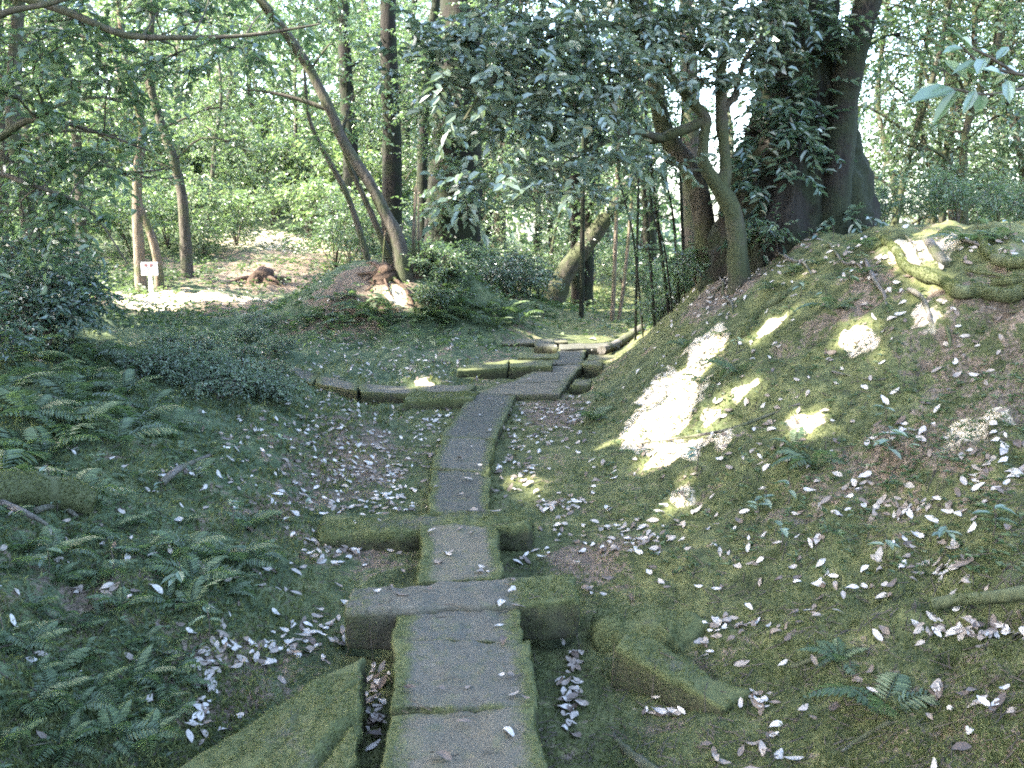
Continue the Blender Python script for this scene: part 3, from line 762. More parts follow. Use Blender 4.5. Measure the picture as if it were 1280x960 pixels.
# mossy forked tree at the bank edge, its glossy crown hangs over the walkway
d = 8.3
s1 = base_on(pxs([(927, 312), (917, 272), (897, 232), (880, 205), (880, 172), (882, 148), (860, 122), (838, 95), (815, 60), (790, 0), (760, -80)], d), .12)
s2 = pxs([(899, 236), (907, 215), (906, 190), (902, 148), (901, 100), (904, 50), (910, -20), (915, -120)], d)
s3 = pxs([(880, 152), (860, 160), (842, 166), (824, 172), (790, 165, 8.0), (740, 185, 7.6), (690, 215, 7.3)], d)
s4 = pxs([(900, 150), (908, 132), (920, 118), (924, 95), (940, 60), (975, 30)], d)
s5 = pxs([(815, 60), (760, 30, 8.0), (690, 45, 7.6), (620, 95, 7.2), (580, 150, 7.0)], d)
s6 = pxs([(790, 0), (720, -20, 8.0), (640, 0, 7.6), (560, 40, 7.3)], d)
cl = []
r2 = random.Random(5)
for (u, v, rx, rz, n, dd) in [(560, 50, .35, .22, 26, 7.2), (610, 95, .38, .22, 30, 7.2), (590, 150, .32, .2, 24, 7.0), (640, 50, .4, .22, 34, 7.4), (700, 30, .45, .25, 40, 7.5),
      (690, 100, .42, .22, 40, 7.4), (650, 150, .38, .2, 34, 7.2), (730, 150, .4, .2, 34, 7.5), (620, 215, .32, .14, 26, 7.1), (575, 240, .26, .12, 18, 7.0), (680, 205, .34, .15, 28, 7.2),
      (760, 80, .45, .25, 40, 7.7), (800, 30, .45, .25, 40, 8.0), (850, 50, .42, .2, 28, 8.1), (790, 110, .34, .16, 20, 7.9), (755, 200, .28, .11, 12, 7.6), (900, 25, .45, .2, 28, 8.2), (880, 100, .25, .1, 8, 7.9),
      (940, 80, .35, .18, 20, 8.3), (770, -30, .6, .3, 40, 7.9), (660, -40, .6, .3, 40, 7.6), (860, -50, .6, .3, 40, 8.2), (830, 200, .22, .1, 10, 8.0), (720, 240, .22, .1, 10, 7.4), (945, 10, .5, .25, 30, 8.3), (530, 90, .28, .15, 14, 7.2)]:
    q = P(u, v, dd); cl.append((q[0], q[1], q[2], rx, rz, n))
t = build_tree('broadleaf_tree', [(s1, [.115, .085, .075, .055, .05, .048, .044, .04, .034, .028, .02], 16), (s2, [.07, .06, .055, .052, .05, .045, .04, .03], 9), (s3, [.055, .05, .045, .04, .03, .02, .01], 7),
    (s4, [.04, .035, .03, .025, .02, .01], 6), (s5, [.03, .026, .02, .015, .008], 6), (s6, [.03, .025, .018, .008], 6)], cl,
    M['bark_moss'], M['leaf_camellia'], L=.098, W=.05, nl=9, detail=1, spl=.3, tint=.62, limbs=True, rough=.16)
tag(t, 'mossy forked tree at the bank edge whose glossy leaves overhang the walkway', 'tree')
camellia = t
LEAFM = []
for i in range(5):
    g = Geo(); leaves(g, np.zeros((1, 3)), np.array([[1., 0, 0]]), np.array([[0, 0, 1.]]), .1, .052, np.array([.35 + .13 * i]), 1, .1 + .06 * i, .05 + .06 * i); LEAFM.append(g.mesh('leaf', M['leaf_camellia'], False))
spots = [(u, v, dd) for (u, v, dd) in [(560, 45, 6.9), (575, 160, 6.7), (590, 235, 6.7), (620, 100, 6.8), (640, 215, 6.8), (660, 60, 7.0), (690, 150, 7.0), (700, 205, 6.9), (720, 90, 7.1), (740, 30, 7.2), (780, 100, 7.4), (830, 60, 7.6), (610, 20, 6.9), (655, 170, 6.9), (770, 170, 7.3), (545, 110, 6.8)] for _ in range(2)]
for (u, v, dd) in spots:
    p0 = P(u + random.uniform(-22, 22), v + random.uniform(-22, 22), dd) - np.array(t.location); d0 = unit(np.array([random.uniform(-1, .4), random.uniform(-.8, .3), random.uniform(-.35, .1)])); sd = unit(np.cross(d0, [0, 0, 1.]))
    for k in range(9):
        p = p0 + d0 * (k * .034) - np.array([0, 0, .012]) * (k * .25) ** 2
        dv = Vector(d0 * .6 + sd * (1 if k % 2 else -1) * .8 + rng.normal(0, .25, 3) + [0, 0, -.2]).normalized(); nr = Vector(rng.normal(0, .5, 3) + [0, -.2, 1.]); y_ = nr.cross(dv).normalized(); z_ = dv.cross(y_)
        o = link('leaf', LEAFM[int(rng.integers(0, 5))], t); sc_ = rng.uniform(.7, 1.15)
        o.matrix_local = Matrix.Translation(p) @ Matrix((dv, y_, z_)).transposed().to_4x4() @ Matrix.Scale(sc_, 4)
# the trunk behind it
s1 = base_on(pxs([(888, 318), (877, 257), (861, 210), (834, 170), (824, 136), (819, 100), (806, 40), (800, -60)], 9.6), .1)
t = build_tree('tree', [(s1, [.13, .11, .1, .095, .085, .08, .07, .05], 10), (pxs([(834, 170), (815, 176), (795, 168), (770, 150)], 9.6), [.05, .04, .03, .015], 6)],
    clumps_px([(780, 130, .35, .2, 16), (820, 30, .5, .3, 24), (770, -40, .7, .4, 30), (850, -80, .7, .4, 30)], 9.6), M['bark_moss'], M['leaf_forest'], L=.085)
tag(t, 'bent mossy trunk just behind the forked tree', 'tree')
s1 = base_on(pxs([(868, 330), (866, 280), (864, 220), (863, 140), (860, 60), (858, -80)], 12.5), .1)
t = build_tree('tree', [(s1, [.15, .13, .125, .12, .11, .08], 10)], clumps_px([(880, -60, .8, .5, 40), (830, 20, .5, .3, 20), (800, -100, .9, .5, 40)], 12.5), M['bark'], M['leaf_forest'], L=.085)
tag(t, 'straight grey trunk seen through the fork of the mossy tree', 'tree')
# slim stems at the end of the bank
STEMLAB = 'slim dark sapling stem at the end of the bank'
for (u0, v0, u1, v1, dd, rr) in [(838, 352, 808, 150, 10.2, .022), (850, 345, 832, 215, 10.0, .016), (858, 342, 851, 170, 10.4, .02), (820, 372, 790, 120, 11.0, .02), (805, 385, 772, 210, 11.5, .015), (842, 350, 815, 262, 9.8, .012), (795, 390, 800, 180, 12, .02)]:
    pts = base_on(pxs([(u0, v0), ((u0 + u1) / 2 + random.uniform(-4, 4), (v0 + v1) / 2), (u1, v1), (u1 + random.uniform(-15, 15), v1 - 120)], dd), .05)
    t = build_tree('sapling', [(pts, [rr, rr * .9, rr * .7, rr * .4], 6)], clumps_px([(u1, v1 - 20, .25, .2, 8), (u1 + 10, v1 - 90, .35, .25, 12), (u1 - 15, v1 + 50, .2, .12, 5)], dd), M['bark_dark'], M['leaf_forest'], L=.08, W=.035, nl=8, spl=.3)
    tag(t, STEMLAB, 'sapling', 'sapling stems at the end of the bank')
# leaning tree on the root mound
d = 13.4
s1 = base_on(pxs([(507, 350), (497, 300), (483, 270), (464, 232), (442, 198), (427, 173), (413, 138), (386, 85), (358, 42), (322, -5), (280, -70), (230, -160)], d), .1)
s2 = base_on(pxs([(500, 348), (478, 300), (462, 262), (446, 228), (436, 205), (428, 170), (440, 120)], 13.6), .1)
s3 = base_on(pxs([(462, 318), (447, 280), (430, 235), (400, 180), (385, 140), (380, 70)], 14.2), .1)
s4 = pxs([(413, 138), (385, 128), (350, 118), (310, 112)], d)
t = build_tree('leaning_tree', [(s1, [.15, .105, .09, .082, .078, .074, .072, .07, .066, .062, .05, .035], 12), (s2, [.07, .05, .045, .04, .035, .03, .015], 7), (s3, [.055, .05, .045, .04, .03, .015], 7), (s4, [.04, .035, .025, .012], 6)],
    clumps_px([(420, 160, .4, .22, 26), (400, 165, .3, .2, 16), (455, 150, .3, .18, 14), (330, 110, .5, .3, 24), (300, 60, .7, .4, 40), (370, 30, .7, .4, 40), (420, 60, .6, .35, 34), (250, -20, .9, .5, 50), (330, -60, .9, .5, 50), (440, -20, .8, .4, 40), (380, 120, .35, .2, 18)], d),
    M['bark'], M['leaf_bright'], L=.09, W=.05, spl=.4)
tag(t, 'leaning grey tree rising from the root mound with a sunlit trunk', 'tree')
# suckers on the mound
for (u, v0, v1) in [(514, 335, 232), (519, 330, 222), (524, 333, 236), (501, 318, 275), (478, 330, 288)]:
    pts = base_on(pxs([(u, v0), (u + random.uniform(-3, 3), (v0 + v1) / 2), (u + random.uniform(-2, 6), v1)], 13.5), .05)
    t = build_tree('sapling', [(pts, [.02, .016, .008], 5)], clumps_px([(u + 3, v1 + 5, .16, .12, 5), (u + 3, (v0 + v1) / 2 + 12, .12, .1, 3)], 13.5), M['bark_pale'], M['leaf_bright'], L=.07, nl=6, spl=.18)
    tag(t, 'thin upright shoot growing on the root mound', 'sapling', 'shoots on the root mound')
# wide dark trunks behind the mound
s1 = base_on(pxs([(565, 360), (566, 300), (569, 220), (572, 140), (575, 60), (577, -100)], 18), .2)
t = build_tree('tree', [(s1, [.62, .52, .48, .44, .4, .34], 20)], clumps_px([(550, 60, .8, .6, 50, 17), (520, 140, .6, .4, 30, 17), (610, 30, .9, .6, 40, 17.5), (570, 150, .5, .4, 40, 17.3), (590, 230, .6, .5, 40, 17.3), (540, 260, .5, .4, 34, 17.2), (545, 190, .5, .5, 36, 17.0), (530, 110, .6, .5, 36, 17), (555, 310, .4, .4, 24, 17.1), (560, -100, 1.5, .9, 70)], 18), M['bark_dark'], M['leaf_forest'], L=.1, W=.05, extra={'lobes': .1})
tag(t, 'wide dark trunk wrapped in leaves behind the root mound', 'tree')
s1 = base_on(pxs([(490, 345), (490, 280), (490, 180), (486, 80), (484, -80)], 20), .2)
t = build_tree('tree', [(s1, [.24, .22, .2, .18, .14], 12)], clumps_px([(470, 40, .9, .6, 50), (500, 110, .7, .4, 30), (460, 130, .6, .4, 24), (490, -70, 1.4, .8, 60)], 20), M['bark_dark'], M['leaf_forest'], L=.1, W=.05)
tag(t, 'plain straight trunk behind the leaning tree', 'tree')
s1 = base_on(pxs([(528, 320), (528, 200), (535, 80), (548, -20)], 22), .2)
t = build_tree('tree', [(s1, [.14, .13, .12, .1], 9)], clumps_px([(548, -40, 1.2, .7, 40), (505, 30, .9, .5, 30)], 22), M['bark_dark'], M['leaf_forest'], L=.1, W=.05)
tag(t, 'narrow trunk between the straight trunk and the wide dark trunk', 'tree')
# leaning trunk over the hollow beyond the walkway, and thin trunks there
s1 = base_on(pxs([(688, 372), (705, 345), (728, 312), (752, 280), (785, 235), (820, 190)], 20), .15)
t = build_tree('leaning_tree', [(s1, [.26, .22, .2, .18, .15, .1], 12)], clumps_px([(760, 250, .6, .35, 30), (800, 210, .8, .5, 40), (830, 160, .8, .5, 40)], 20), M['bark_moss'], M['leaf_forest'], L=.095, W=.05)
tag(t, 'thick mossy trunk leaning over the hollow past the end of the walkway', 'tree')
for (u, v0, lean, dd, rr, lab) in [(726, 424, 2, 16.5, .045, 'thin dark trunk standing just past the white stone beam'), (722, 402, -3, 21, .12, 'short thick trunk in the shade of the hollow'), (764, 415, 6, 17, .04, 'thin trunk beside the tilted pale log'),
        (771, 412, 16, 17.5, .035, 'slender pale crooked trunk at the foot of the bank end')]:
    pts = base_on(pxs([(u, v0), (u + lean * .5, v0 - 50), (u + lean, v0 - 130), (u + lean * 1.6, v0 - 260), (u + lean * 2, v0 - 420)], dd), .1)
    t = build_tree('tree', [(pts, [rr * 1.2, rr, rr * .95, rr * .8, rr * .6], 8)], clumps_px([(u + lean, v0 - 190, .6, .35, 22), (u + 20, v0 - 270, .8, .5, 34), (u - 25, v0 - 330, .8, .5, 34)], dd),
                   M['bark_pale'] if 'pale' in lab else M['bark_dark'], M['leaf_forest'], L=.085)
    tag(t, lab, 'tree')
# trees in the sunny clearing
s1 = base_on(pxs([(177, 362), (174, 320), (172, 270), (172, 215), (178, 160), (160, 90), (150, 20), (140, -80)], 17.3), .1)
s2 = base_on(pxs([(199, 345), (195, 315), (182, 275), (173, 250)], 17.6), .1)
t = build_tree('tree', [(s1, [.13, .1, .095, .085, .07, .06, .05, .03], 9), (s2, [.1, .09, .075, .06], 8)],
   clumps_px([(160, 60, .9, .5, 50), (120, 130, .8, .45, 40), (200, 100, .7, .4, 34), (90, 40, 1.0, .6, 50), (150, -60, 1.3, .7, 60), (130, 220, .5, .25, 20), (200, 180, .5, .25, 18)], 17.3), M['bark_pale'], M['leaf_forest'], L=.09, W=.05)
tag(t, 'pale twin-stemmed tree next to the white notice board', 'tree')
s1 = base_on(pxs([(234, 340), (231, 290), (227, 240), (214, 190), (200, 150), (188, 100), (190, 20), (200, -80)], 19), .1)
t = build_tree('tree', [(s1, [.15, .11, .1, .095, .085, .075, .06, .04], 9), (pxs([(200, 150), (180, 90), (182, 50)], 19), [.05, .04, .02], 6)],
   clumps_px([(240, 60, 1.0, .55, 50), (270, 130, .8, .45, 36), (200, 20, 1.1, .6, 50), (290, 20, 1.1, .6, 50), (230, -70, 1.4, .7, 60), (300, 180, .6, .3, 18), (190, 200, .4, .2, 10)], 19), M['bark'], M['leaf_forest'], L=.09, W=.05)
tag(t, 'slender curved trunk standing in the sunny clearing', 'tree')
# tree outside the frame whose bough reaches in over the slope
org = np.array([-5.6, 5.2, float(H(-5.6, 5.2)) - .1])
s1 = np.array([org, org + [.1, .1, 1.5], org + [.3, .2, 3.0], org + [.6, .2, 5.0]])
s2 = np.concatenate([[org + [.3, .2, 2.2]], pxs([(-60, -20), (70, 10), (150, 42), (215, 47), (310, 44), (400, 30)], 6.2)])
s3 = np.concatenate([[org + [.35, .2, 2.3]], pxs([(-80, 60), (0, 18), (60, 5), (130, -15)], 5.6)])
s4 = np.concatenate([[org + [.2, .2, 1.4]], pxs([(-60, 180), (40, 150), (120, 165), (190, 190)], 6.8)])
s5 = np.concatenate([[org + [.2, .2, 1.0]], pxs([(-60, 210), (40, 232), (110, 262), (160, 330)], 6.4)])
t = build_tree('tree', [(s1, [.2, .16, .12, .06], 10), (s2, [.035, .03, .026, .022, .018, .013, .006], 7), (s3, [.028, .024, .02, .015, .008], 7), (s4, [.035, .03, .022, .015, .006], 6), (s5, [.03, .022, .016, .01, .005], 5)],
   clumps_px([(60, 60, .5, .22, 20), (140, 100, .45, .2, 15), (20, 120, .5, .22, 20), (220, 75, .4, .18, 12), (300, 60, .35, .15, 8), (100, 30, .45, .2, 14), (20, 200, .45, .2, 18), (80, 170, .45, .18, 16), (140, 200, .35, .15, 10),
      (30, 270, .45, .18, 16), (100, 280, .35, .15, 10), (-20, 30, .6, .3, 20), (200, 10, .45, .2, 13), (330, 15, .4, .2, 10), (10, 320, .4, .2, 13), (60, 240, .4, .15, 12), (260, -30, .6, .25, 18)], 6.6), M['bark'], M['leaf_forest'], L=.08, W=.04, nl=11, detail=1, spl=.34)
tag(t, 'tree whose thin boughs reach in above the ferny slope', 'tree')
# big-leaved sprig reaching in above the bank
org = np.array([2.9, 2.3, float(H(2.9, 2.3)) - .1])
d = 3.0
s1 = np.concatenate([[org, org + [-.1, .2, .8]], pxs([(1400, 90), (1340, 100)], d)])
root = empty('shrub', org); tag(root, 'shrub twig with large pale glossy leaves reaching in above the mossy roots', 'shrub')
g = Geo(); tube(g, s1 - org, [.02, .016, .01, .007], 7)
br = [pxs([(1340, 100), (1270, 92), (1225, 78), (1200, 55)], d), pxs([(1300, 105), (1240, 118), (1195, 112), (1165, 108)], d), pxs([(1270, 92), (1235, 70), (1215, 60)], d)]
for b in br: tube(g, b - org, [.006, .005, .003], 5)
g.obj('stem', M['twig'], root)
for (u0, v0, u1, v1, w) in [(1195, 112, 1140, 121, .024), (1198, 110, 1165, 155, .035), (1230, 117, 1222, 135, .045), (1205, 113, 1190, 122, .02), (1225, 75, 1190, 90, .03), (1232, 72, 1222, 88, .045), (1215, 60, 1205, 45, .03), (1230, 66, 1240, 62, .04), (1250, 92, 1275, 84, .03), (1262, 93, 1240, 105, .03), (1215, 84, 1250, 88, .02), (1240, 118, 1270, 121, .025), (1180, 108, 1150, 108, .025), (1210, 100, 1180, 70, .03), (1245, 75, 1262, 55, .03), (1220, 112, 1205, 140, .03), (1255, 96, 1235, 82, .03), (1260, 100, 1262, 125, .03), (1205, 60, 1180, 62, .025)]:
    a, b = P(u0, v0, d), P(u1, v1, d - random.uniform(-.08, .12)); dv = b - a; L = max(np.linalg.norm(dv), .06)
    g = Geo(); leaves(g, np.array([[0, 0, 0.]]), dv[None], np.array([[random.uniform(-.5, .3), -.75, .55]]), L, max(w, L * .3), np.array([random.uniform(.35, 1)]), 1, .18, .1)
    o = g.obj('leaf', M['sprig'], root, smooth=False); o.location = a - org

# ------------------------------------------------------------------ canopy trees on the sunward side (above and beside the frame): they shade the walkway
CAN = [(-7.6, 0.5), (-8.2, 3.6), (-7.9, 7.0), (-11.5, 1.5), (-11.8, 5.5), (-11.0, 9.5), (-4.6, -2.5), (-8.5, -3.2), (-2.9, -4.5), (-12.5, 12.3), (-9.3, 11.2), (-10.5, -1.0)]
for i, (x, y) in enumerate(CAN):
    z0 = float(H(x, y)) - .2; hgt = rng.uniform(8.5, 10.5)
    s1 = np.array([[x, y, z0], [x + .3, y + .1, z0 + 3], [x + .9, y + .1, z0 + 6], [x + 1.2, y, z0 + hgt]])
    cl = []
    for kx in range(20):
        cl.append((x + rng.uniform(-1.5, 5.2), y + rng.uniform(-2.6, 2.8), z0 + rng.uniform(5.4, 10.4), rng.uniform(1.0, 1.5), rng.uniform(.5, .8), 76))
    cl = [c for c in cl if c[2] > 1.5 + .28 * max(c[1] + c[3], 0) + c[4] or c[0] < -.62 * c[1] - 2]
    t = build_tree('tree', [(s1, [.28, .22, .16, .07], 10)], cl, M['bark'], M['leaf_canopy'], L=.2, W=.115, nl=12, spl=.7, tint=.45)
    tag(t, 'tall tree standing beyond the ferny slope, its crown shading the walkway', 'tree', 'trees shading the walkway')

# ------------------------------------------------------------------ forest behind: a few kinds, copied
def proto(seed, h, r0, zlo, ncl, leafm, L, bark, sprd=1.6, crx=(.6, 1.1)):
    global rng
    rng = np.random.default_rng(seed)
    s = np.cumsum(np.r_[[[0, 0, 0]], np.c_[rng.normal(0, .16, (5, 2)), np.full(5, h / 5)]], 0); s[0, 2] = -.3
    cl = []
    for k in range(ncl):
        z = zlo + (h * 1.02 - zlo) * (k + .5) / ncl; a = rng.uniform(0, 6.28); rr = sprd * rng.uniform(.25, 1) * (1 - .35 * z / h)
        cl.append((math.cos(a) * rr, math.sin(a) * rr, z, rng.uniform(*crx), rng.uniform(.35, .6), 26))
    st = [(s, np.interp(np.linspace(0, 1, 6), [0, .1, 1], [r0 * 1.35, r0, r0 * .35]), 9)]
    return build_tree('tree', st, cl, bark, leafm, L=L, W=L * .52, nl=10, spl=.5, filt=False, origin=(0, 0, 0), tint=.5)
PROT = [proto(101, 8, .13, 1.6, 22, M['leaf_forest'], .10, M['bark']), proto(102, 9, .17, 2.4, 24, M['leaf_forest'], .105, M['bark_dark']), proto(103, 7, .08, 1.2, 18, M['leaf_bright'], .095, M['bark']),
        proto(104, 10, .21, 3.0, 26, M['leaf_shrub'], .11, M['bark_dark']), proto(105, 6, .045, .9, 15, M['leaf_forest'], .075, M['bark_moss'], 1.1, (.4, .8)), proto(106, 8.5, .11, 1.8, 20, M['leaf_cool'], .10, M['bark'])]
rng = np.random.default_rng(77)
usedp = [False] * len(PROT)
def place_tree(k, u, dd, label, group, sc=1.0):
    x = (u - 640) / FPX * dd; z = float(H(x, dd))
    rot = (rng.normal(0, .04), rng.normal(0, .04), rng.uniform(0, 6.28))
    if not usedp[k]:
        usedp[k] = True; t = PROT[k]; t.location = (x, dd, z); t.rotation_euler = rot; t.scale = (sc,) * 3
    else: t = copy_thing(PROT[k], (x, dd, z), rot, sc)
    tag(t, label, 'tree', group)
BGT = []
# (kinds, u range, distance range, count)
for kinds, ua, ub, da, db, n, lab, grp in [
    ((0, 1, 4, 5), 560, 830, 21, 40, 15, 'forest tree in the shady wood past the end of the walkway', 'trees past the walkway'),
    ((4, 4, 4), 1090, 1330, 11, 18, 13, 'slim leafy tree on the flat ground behind the mossy roots', 'trees behind the bank'),
    ((0, 4, 4, 5), 880, 1360, 20, 36, 11, 'forest tree standing beyond the old trunk on the bank', 'trees beyond the old trunk'),
    ((2, 2, 5, 0), 60, 480, 25, 42, 18, 'light green tree on the sunny hillside', 'trees on the sunny hillside'),
    ((3, 1, 0), 420, 640, 24, 42, 10, 'tall tree behind the root mound', 'trees behind the root mound')]:
    for q in range(n):
        u = ua + (ub - ua) * (q + rng.uniform(0, 1)) / n
        BGT.append((kinds[q % len(kinds)], u, rng.uniform(da, db), lab, grp, rng.uniform(.8, 1.2)))
for b in BGT: place_tree(*b)
for q in range(9):
    u = -170 + 300 * (q + rng.uniform(0, 1)) / 9; dd = rng.uniform(12, 23); x = (u - 640) / FPX * dd; z0 = float(H(x, dd)) - .2; h_ = rng.uniform(6, 9)
    s1 = np.cumsum(np.r_[[[x, dd, z0]], np.c_[rng.normal(0, .15, (5, 2)), np.full(5, h_ / 5)]], 0)
    cl = [(x + rng.normal(0, .8), dd + rng.normal(0, .8), z0 + 1.2 + (h_ - 1) * (k_ + .5) / 17, rng.uniform(.5, 1.0), rng.uniform(.3, .5), 20) for k_ in range(17)]
    t = build_tree('tree', [(s1, [.13, .1, .09, .08, .06, .04], 9)], cl, M['bark'], M['leaf_forest'], L=.095, W=.05, nl=10)
    tag(t, 'leafy tree on the far side of the ferny slope', 'tree', 'trees past the ferny slope')
# dense distant wood as one mass
g = Geo()
n = 20000
dd = rng.uniform(44, 62, n); u = rng.uniform(-250, 1550, n)
x = (u - 640) / FPX * dd
gap = fbm2(x, dd, .35, 2, 91)
zh = H(x, dd); top = np.where(u < 600, 9, np.where(u > 760, 4.2, 6)) * (1 + .5 * gap)
z = zh + rng.uniform(0, 1, n) ** .8 * top
w = np.stack([x, dd, z], -1)
leaves(g, w, rng.normal(0, 1, (n, 3)), rng.normal(0, 1, (n, 3)) + [0, -.4, .6], rng.uniform(.3, .75, n), rng.uniform(.2, .45, n), rng.uniform(0, 1, n), 0)
o = g.obj('distant_wood', M['leaf_forest'], smooth=False); tag(o, 'far-off leafy wood closing the view behind all the trees', 'wood', kind='stuff')

# ------------------------------------------------------------------ shrubs
def shrub_proto(seed, h, r, n, leafm, L, nst=7):
    global rng
    rng = np.random.default_rng(seed)
    root = empty('shrub', (0, 0, 0)); gs, gl = Geo(), Geo()
    for k in range(nst):
        a = rng.uniform(0, 6.28); e = np.array([math.cos(a) * r * rng.uniform(.3, .9), math.sin(a) * r * rng.uniform(.3, .9), h * rng.uniform(.6, 1)])
        tube(gs, [[0, 0, -.05], e * [.35, .35, .5], e], [.012, .009, .004], 5, n=6)
        p, d_ = clump_sprays(e * [1, 1, .85], r * .5, h * .3, n)
        spray_set(gl, gs, p, d_, rng.uniform(.15, .34, n), 8, L, L * .48, 0, .5, False)
    gs.obj('stem', M['twig'], root); tag(gl.obj('foliage', leafm, root, smooth=False), kind='stuff')
    return root
SH = {'dark': shrub_proto(201, .8, .6, 24, M['leaf_shrub'], .075), 'cool': shrub_proto(202, .35, .42, 20, M['leaf_cool'], .065), 'bright': shrub_proto(203, 1.1, .8, 26, M['leaf_bright'], .085), 'mid': shrub_proto(204, 1.2, .8, 26, M['leaf_forest'], .08), 'small': shrub_proto(205, .5, .4, 18, M['leaf_forest'], .07)}
rng = np.random.default_rng(55)
shu = {k: False for k in SH}
def place_shrub(kind, pos, sc, label, group=None):
    rz = rng.uniform(0, 6.28)
    if not shu[kind]: shu[kind] = True; t = SH[kind]; t.location = pos; t.rotation_euler = (0, 0, rz); t.scale = (sc,) * 3
    else: t = copy_thing(SH[kind], pos, (0, 0, rz), sc)
    if group is None and 'group' in t: del t['group']
    tag(t, label, 'shrub', group)
def shrubs_px(kind, lst, label, group, sc=(.8, 1.2)):
    w, ok = hit([e[0] for e in lst], [e[1] for e in lst], H)
    for p in w[ok]: place_shrub(kind, p, rng.uniform(*sc), label, group)
def xy_shrubs(kind, lst, label, group, sc=(.8, 1.2)):
    for (u, dd) in lst:
        x = (u - 640) / FPX * dd; place_shrub(kind, (x, dd, float(H(x, dd))), rng.uniform(*sc), label, group)
shrubs_px('dark', [(30, 425), (60, 425), (20, 450), (55, 445), (-20, 480), (5, 410), (90, 440)], 'dark leafy shrub at the top of the ferny slope', 'dark shrubs above the ferns', (.55, .85))
shrubs_px('cool', [(215, 455), (250, 470), (285, 480), (320, 490), (340, 470), (300, 450), (260, 440), (230, 480), (350, 500), (200, 440), (310, 425), (345, 440), (275, 500), (180, 470), (330, 410)], 'low bluish leafy shrub between the ferny slope and the side path', 'low shrubs by the side path', (.4, .65))
xy_shrubs('bright', [(170, 22), (215, 23), (260, 22.5), (300, 24), (345, 27), (390, 26), (250, 26), (200, 27), (310, 29), (140, 24), (420, 25), (360, 31), (280, 32), (230, 30), (180, 33), (400, 33), (100, 27), (330, 35)], 'sunlit light green bush on the hillside past the clearing', 'sunlit bushes on the hillside', (.9, 1.6))
xy_shrubs('bright', [(90, 28), (150, 30), (210, 29), (265, 31), (320, 30), (375, 32), (430, 30), (480, 29), (120, 36), (190, 37), (250, 38), (310, 39), (370, 38), (440, 36), (500, 35), (60, 33)], 'x', 'tall pale bushes up the hillside', (1.9, 2.8))
xy_shrubs('mid', [(440, 22), (420, 20.5), (455, 24), (60, 20), (110, 22), (30, 24)], 'x', 'tall bushes around the clearing', (1.2, 1.7))
xy_shrubs('mid', [(650, 18.5), (630, 19.5), (680, 22), (610, 18), (660, 24), (700, 26), (740, 27), (780, 25), (810, 22), (830, 18), (720, 31), (760, 32), (690, 30), (800, 29), (845, 23), (640, 27), (590, 22)], 'leafy bush in the hollow past the end of the walkway', 'bushes in the hollow', (.7, 1.25))
xy_shrubs('mid', [(1100, 9.8), (1140, 10.3), (1190, 9.6), (1240, 10), (1285, 10.4), (1165, 12.5), (1215, 12.2), (1260, 13), (1110, 14)], 'leafy bush on the flat ground behind the mossy roots', 'bushes behind the bank', (.35, .6))
xy_shrubs('small', [(545, 13.4), (562, 13.6), (552, 13.0), (535, 13.9), (528, 13.6), (575, 14.2)], 'small bush beside the leaning tree on the root mound', 'bushes on the root mound', (.6, .9))
xy_shrubs('small', [(870, 9.9), (885, 9.2), (845, 10.4), (825, 11), (950, 9.3), (970, 8.5)], 'small bush growing on the bank top by the forked tree', 'bushes on the bank top', (.6, .9))
xy_shrubs('dark', [(640, 16), (610, 16.4), (590, 17), (660, 16.8), (570, 16), (675, 17.5)], 'dark bush behind the root mound next to the hollow', 'dark bushes by the hollow', (.7, 1.0))
xy_shrubs('dark', [(10, 9), (-40, 8.5), (30, 12), (0, 14), (60, 13.5)], 'tall dark bush standing above the ferny slope', 'tall bushes above the ferny slope', (.9, 1.3))

# ------------------------------------------------------------------ ferns
def frond_mesh(seed, L=.5, pairs=17):
    r_ = np.random.default_rng(seed); g = Geo()
    s = np.linspace(0, 1, 12); arc = r_.uniform(.5, .9)
    C = np.stack([s * L * .92, r_.normal(0, .01) * s, L * (arc * s - arc * 1.05 * s ** 2.2)], -1)
    tube(g, C, [.0035, .002, .001], 3, n=12, cap=False, tint=.2)
    k = (np.arange(pairs) + 1.5) / (pairs + 1.5); pos = np.stack([np.interp(k, s, C[:, i]) for i in range(3)], -1)
    tg = unit(np.gradient(pos, axis=0)); ln = L * .30 * np.sin(np.clip(k * 1.02, 0, 1) * math.pi) ** .7 * (1.08 - .55 * k)
    for sg in (1, -1):
        d_ = tg * .45 + np.array([0, sg, 0]) + r_.normal(0, .08, (pairs, 3)); d_[:, 2] -= .12
        leaves(g, pos, d_, np.tile([0, 0, 1.], (pairs, 1)) + tg * [-.3, 0, 0], np.maximum(ln, .012), L * .05, np.clip(r_.normal(.5, .2, pairs), 0, 1), 1, .12, .12)
    return g.mesh('frond', M['fern'], smooth=False)
FRONDS = [frond_mesh(300 + i) for i in range(5)]
rng = np.random.default_rng(66)
def fern(pos, size, label, group, nf=None, wilt=0.0):
    root = empty('fern', pos); tag(root, label, 'fern', group)
    nf = nf or int(rng.integers(5, 9)); a0 = rng.uniform(0, 6.28)
    for k in range(nf):
        o = link('frond', FRONDS[int(rng.integers(0, 5))], root)
        o.rotation_euler = (rng.normal(0, .15), -rng.uniform(-.15, .55) + wilt, a0 + k * 6.28 / nf + rng.normal(0, .2))
        s_ = size / .5 * rng.uniform(.7, 1.15); o.scale = (s_, s_, s_)
def ferns_px(lst, size, label, group, jit=10):
    us = np.array([e[0] for e in lst], float) + rng.uniform(-jit, jit, len(lst)); vs = np.array([e[1] for e in lst], float) + rng.uniform(-jit, jit, len(lst)) * .6
    w, ok = hit(us, vs, H)
    for p in w[ok]: fern(p - [0, 0, .015], size * rng.uniform(.75, 1.25), label, group)
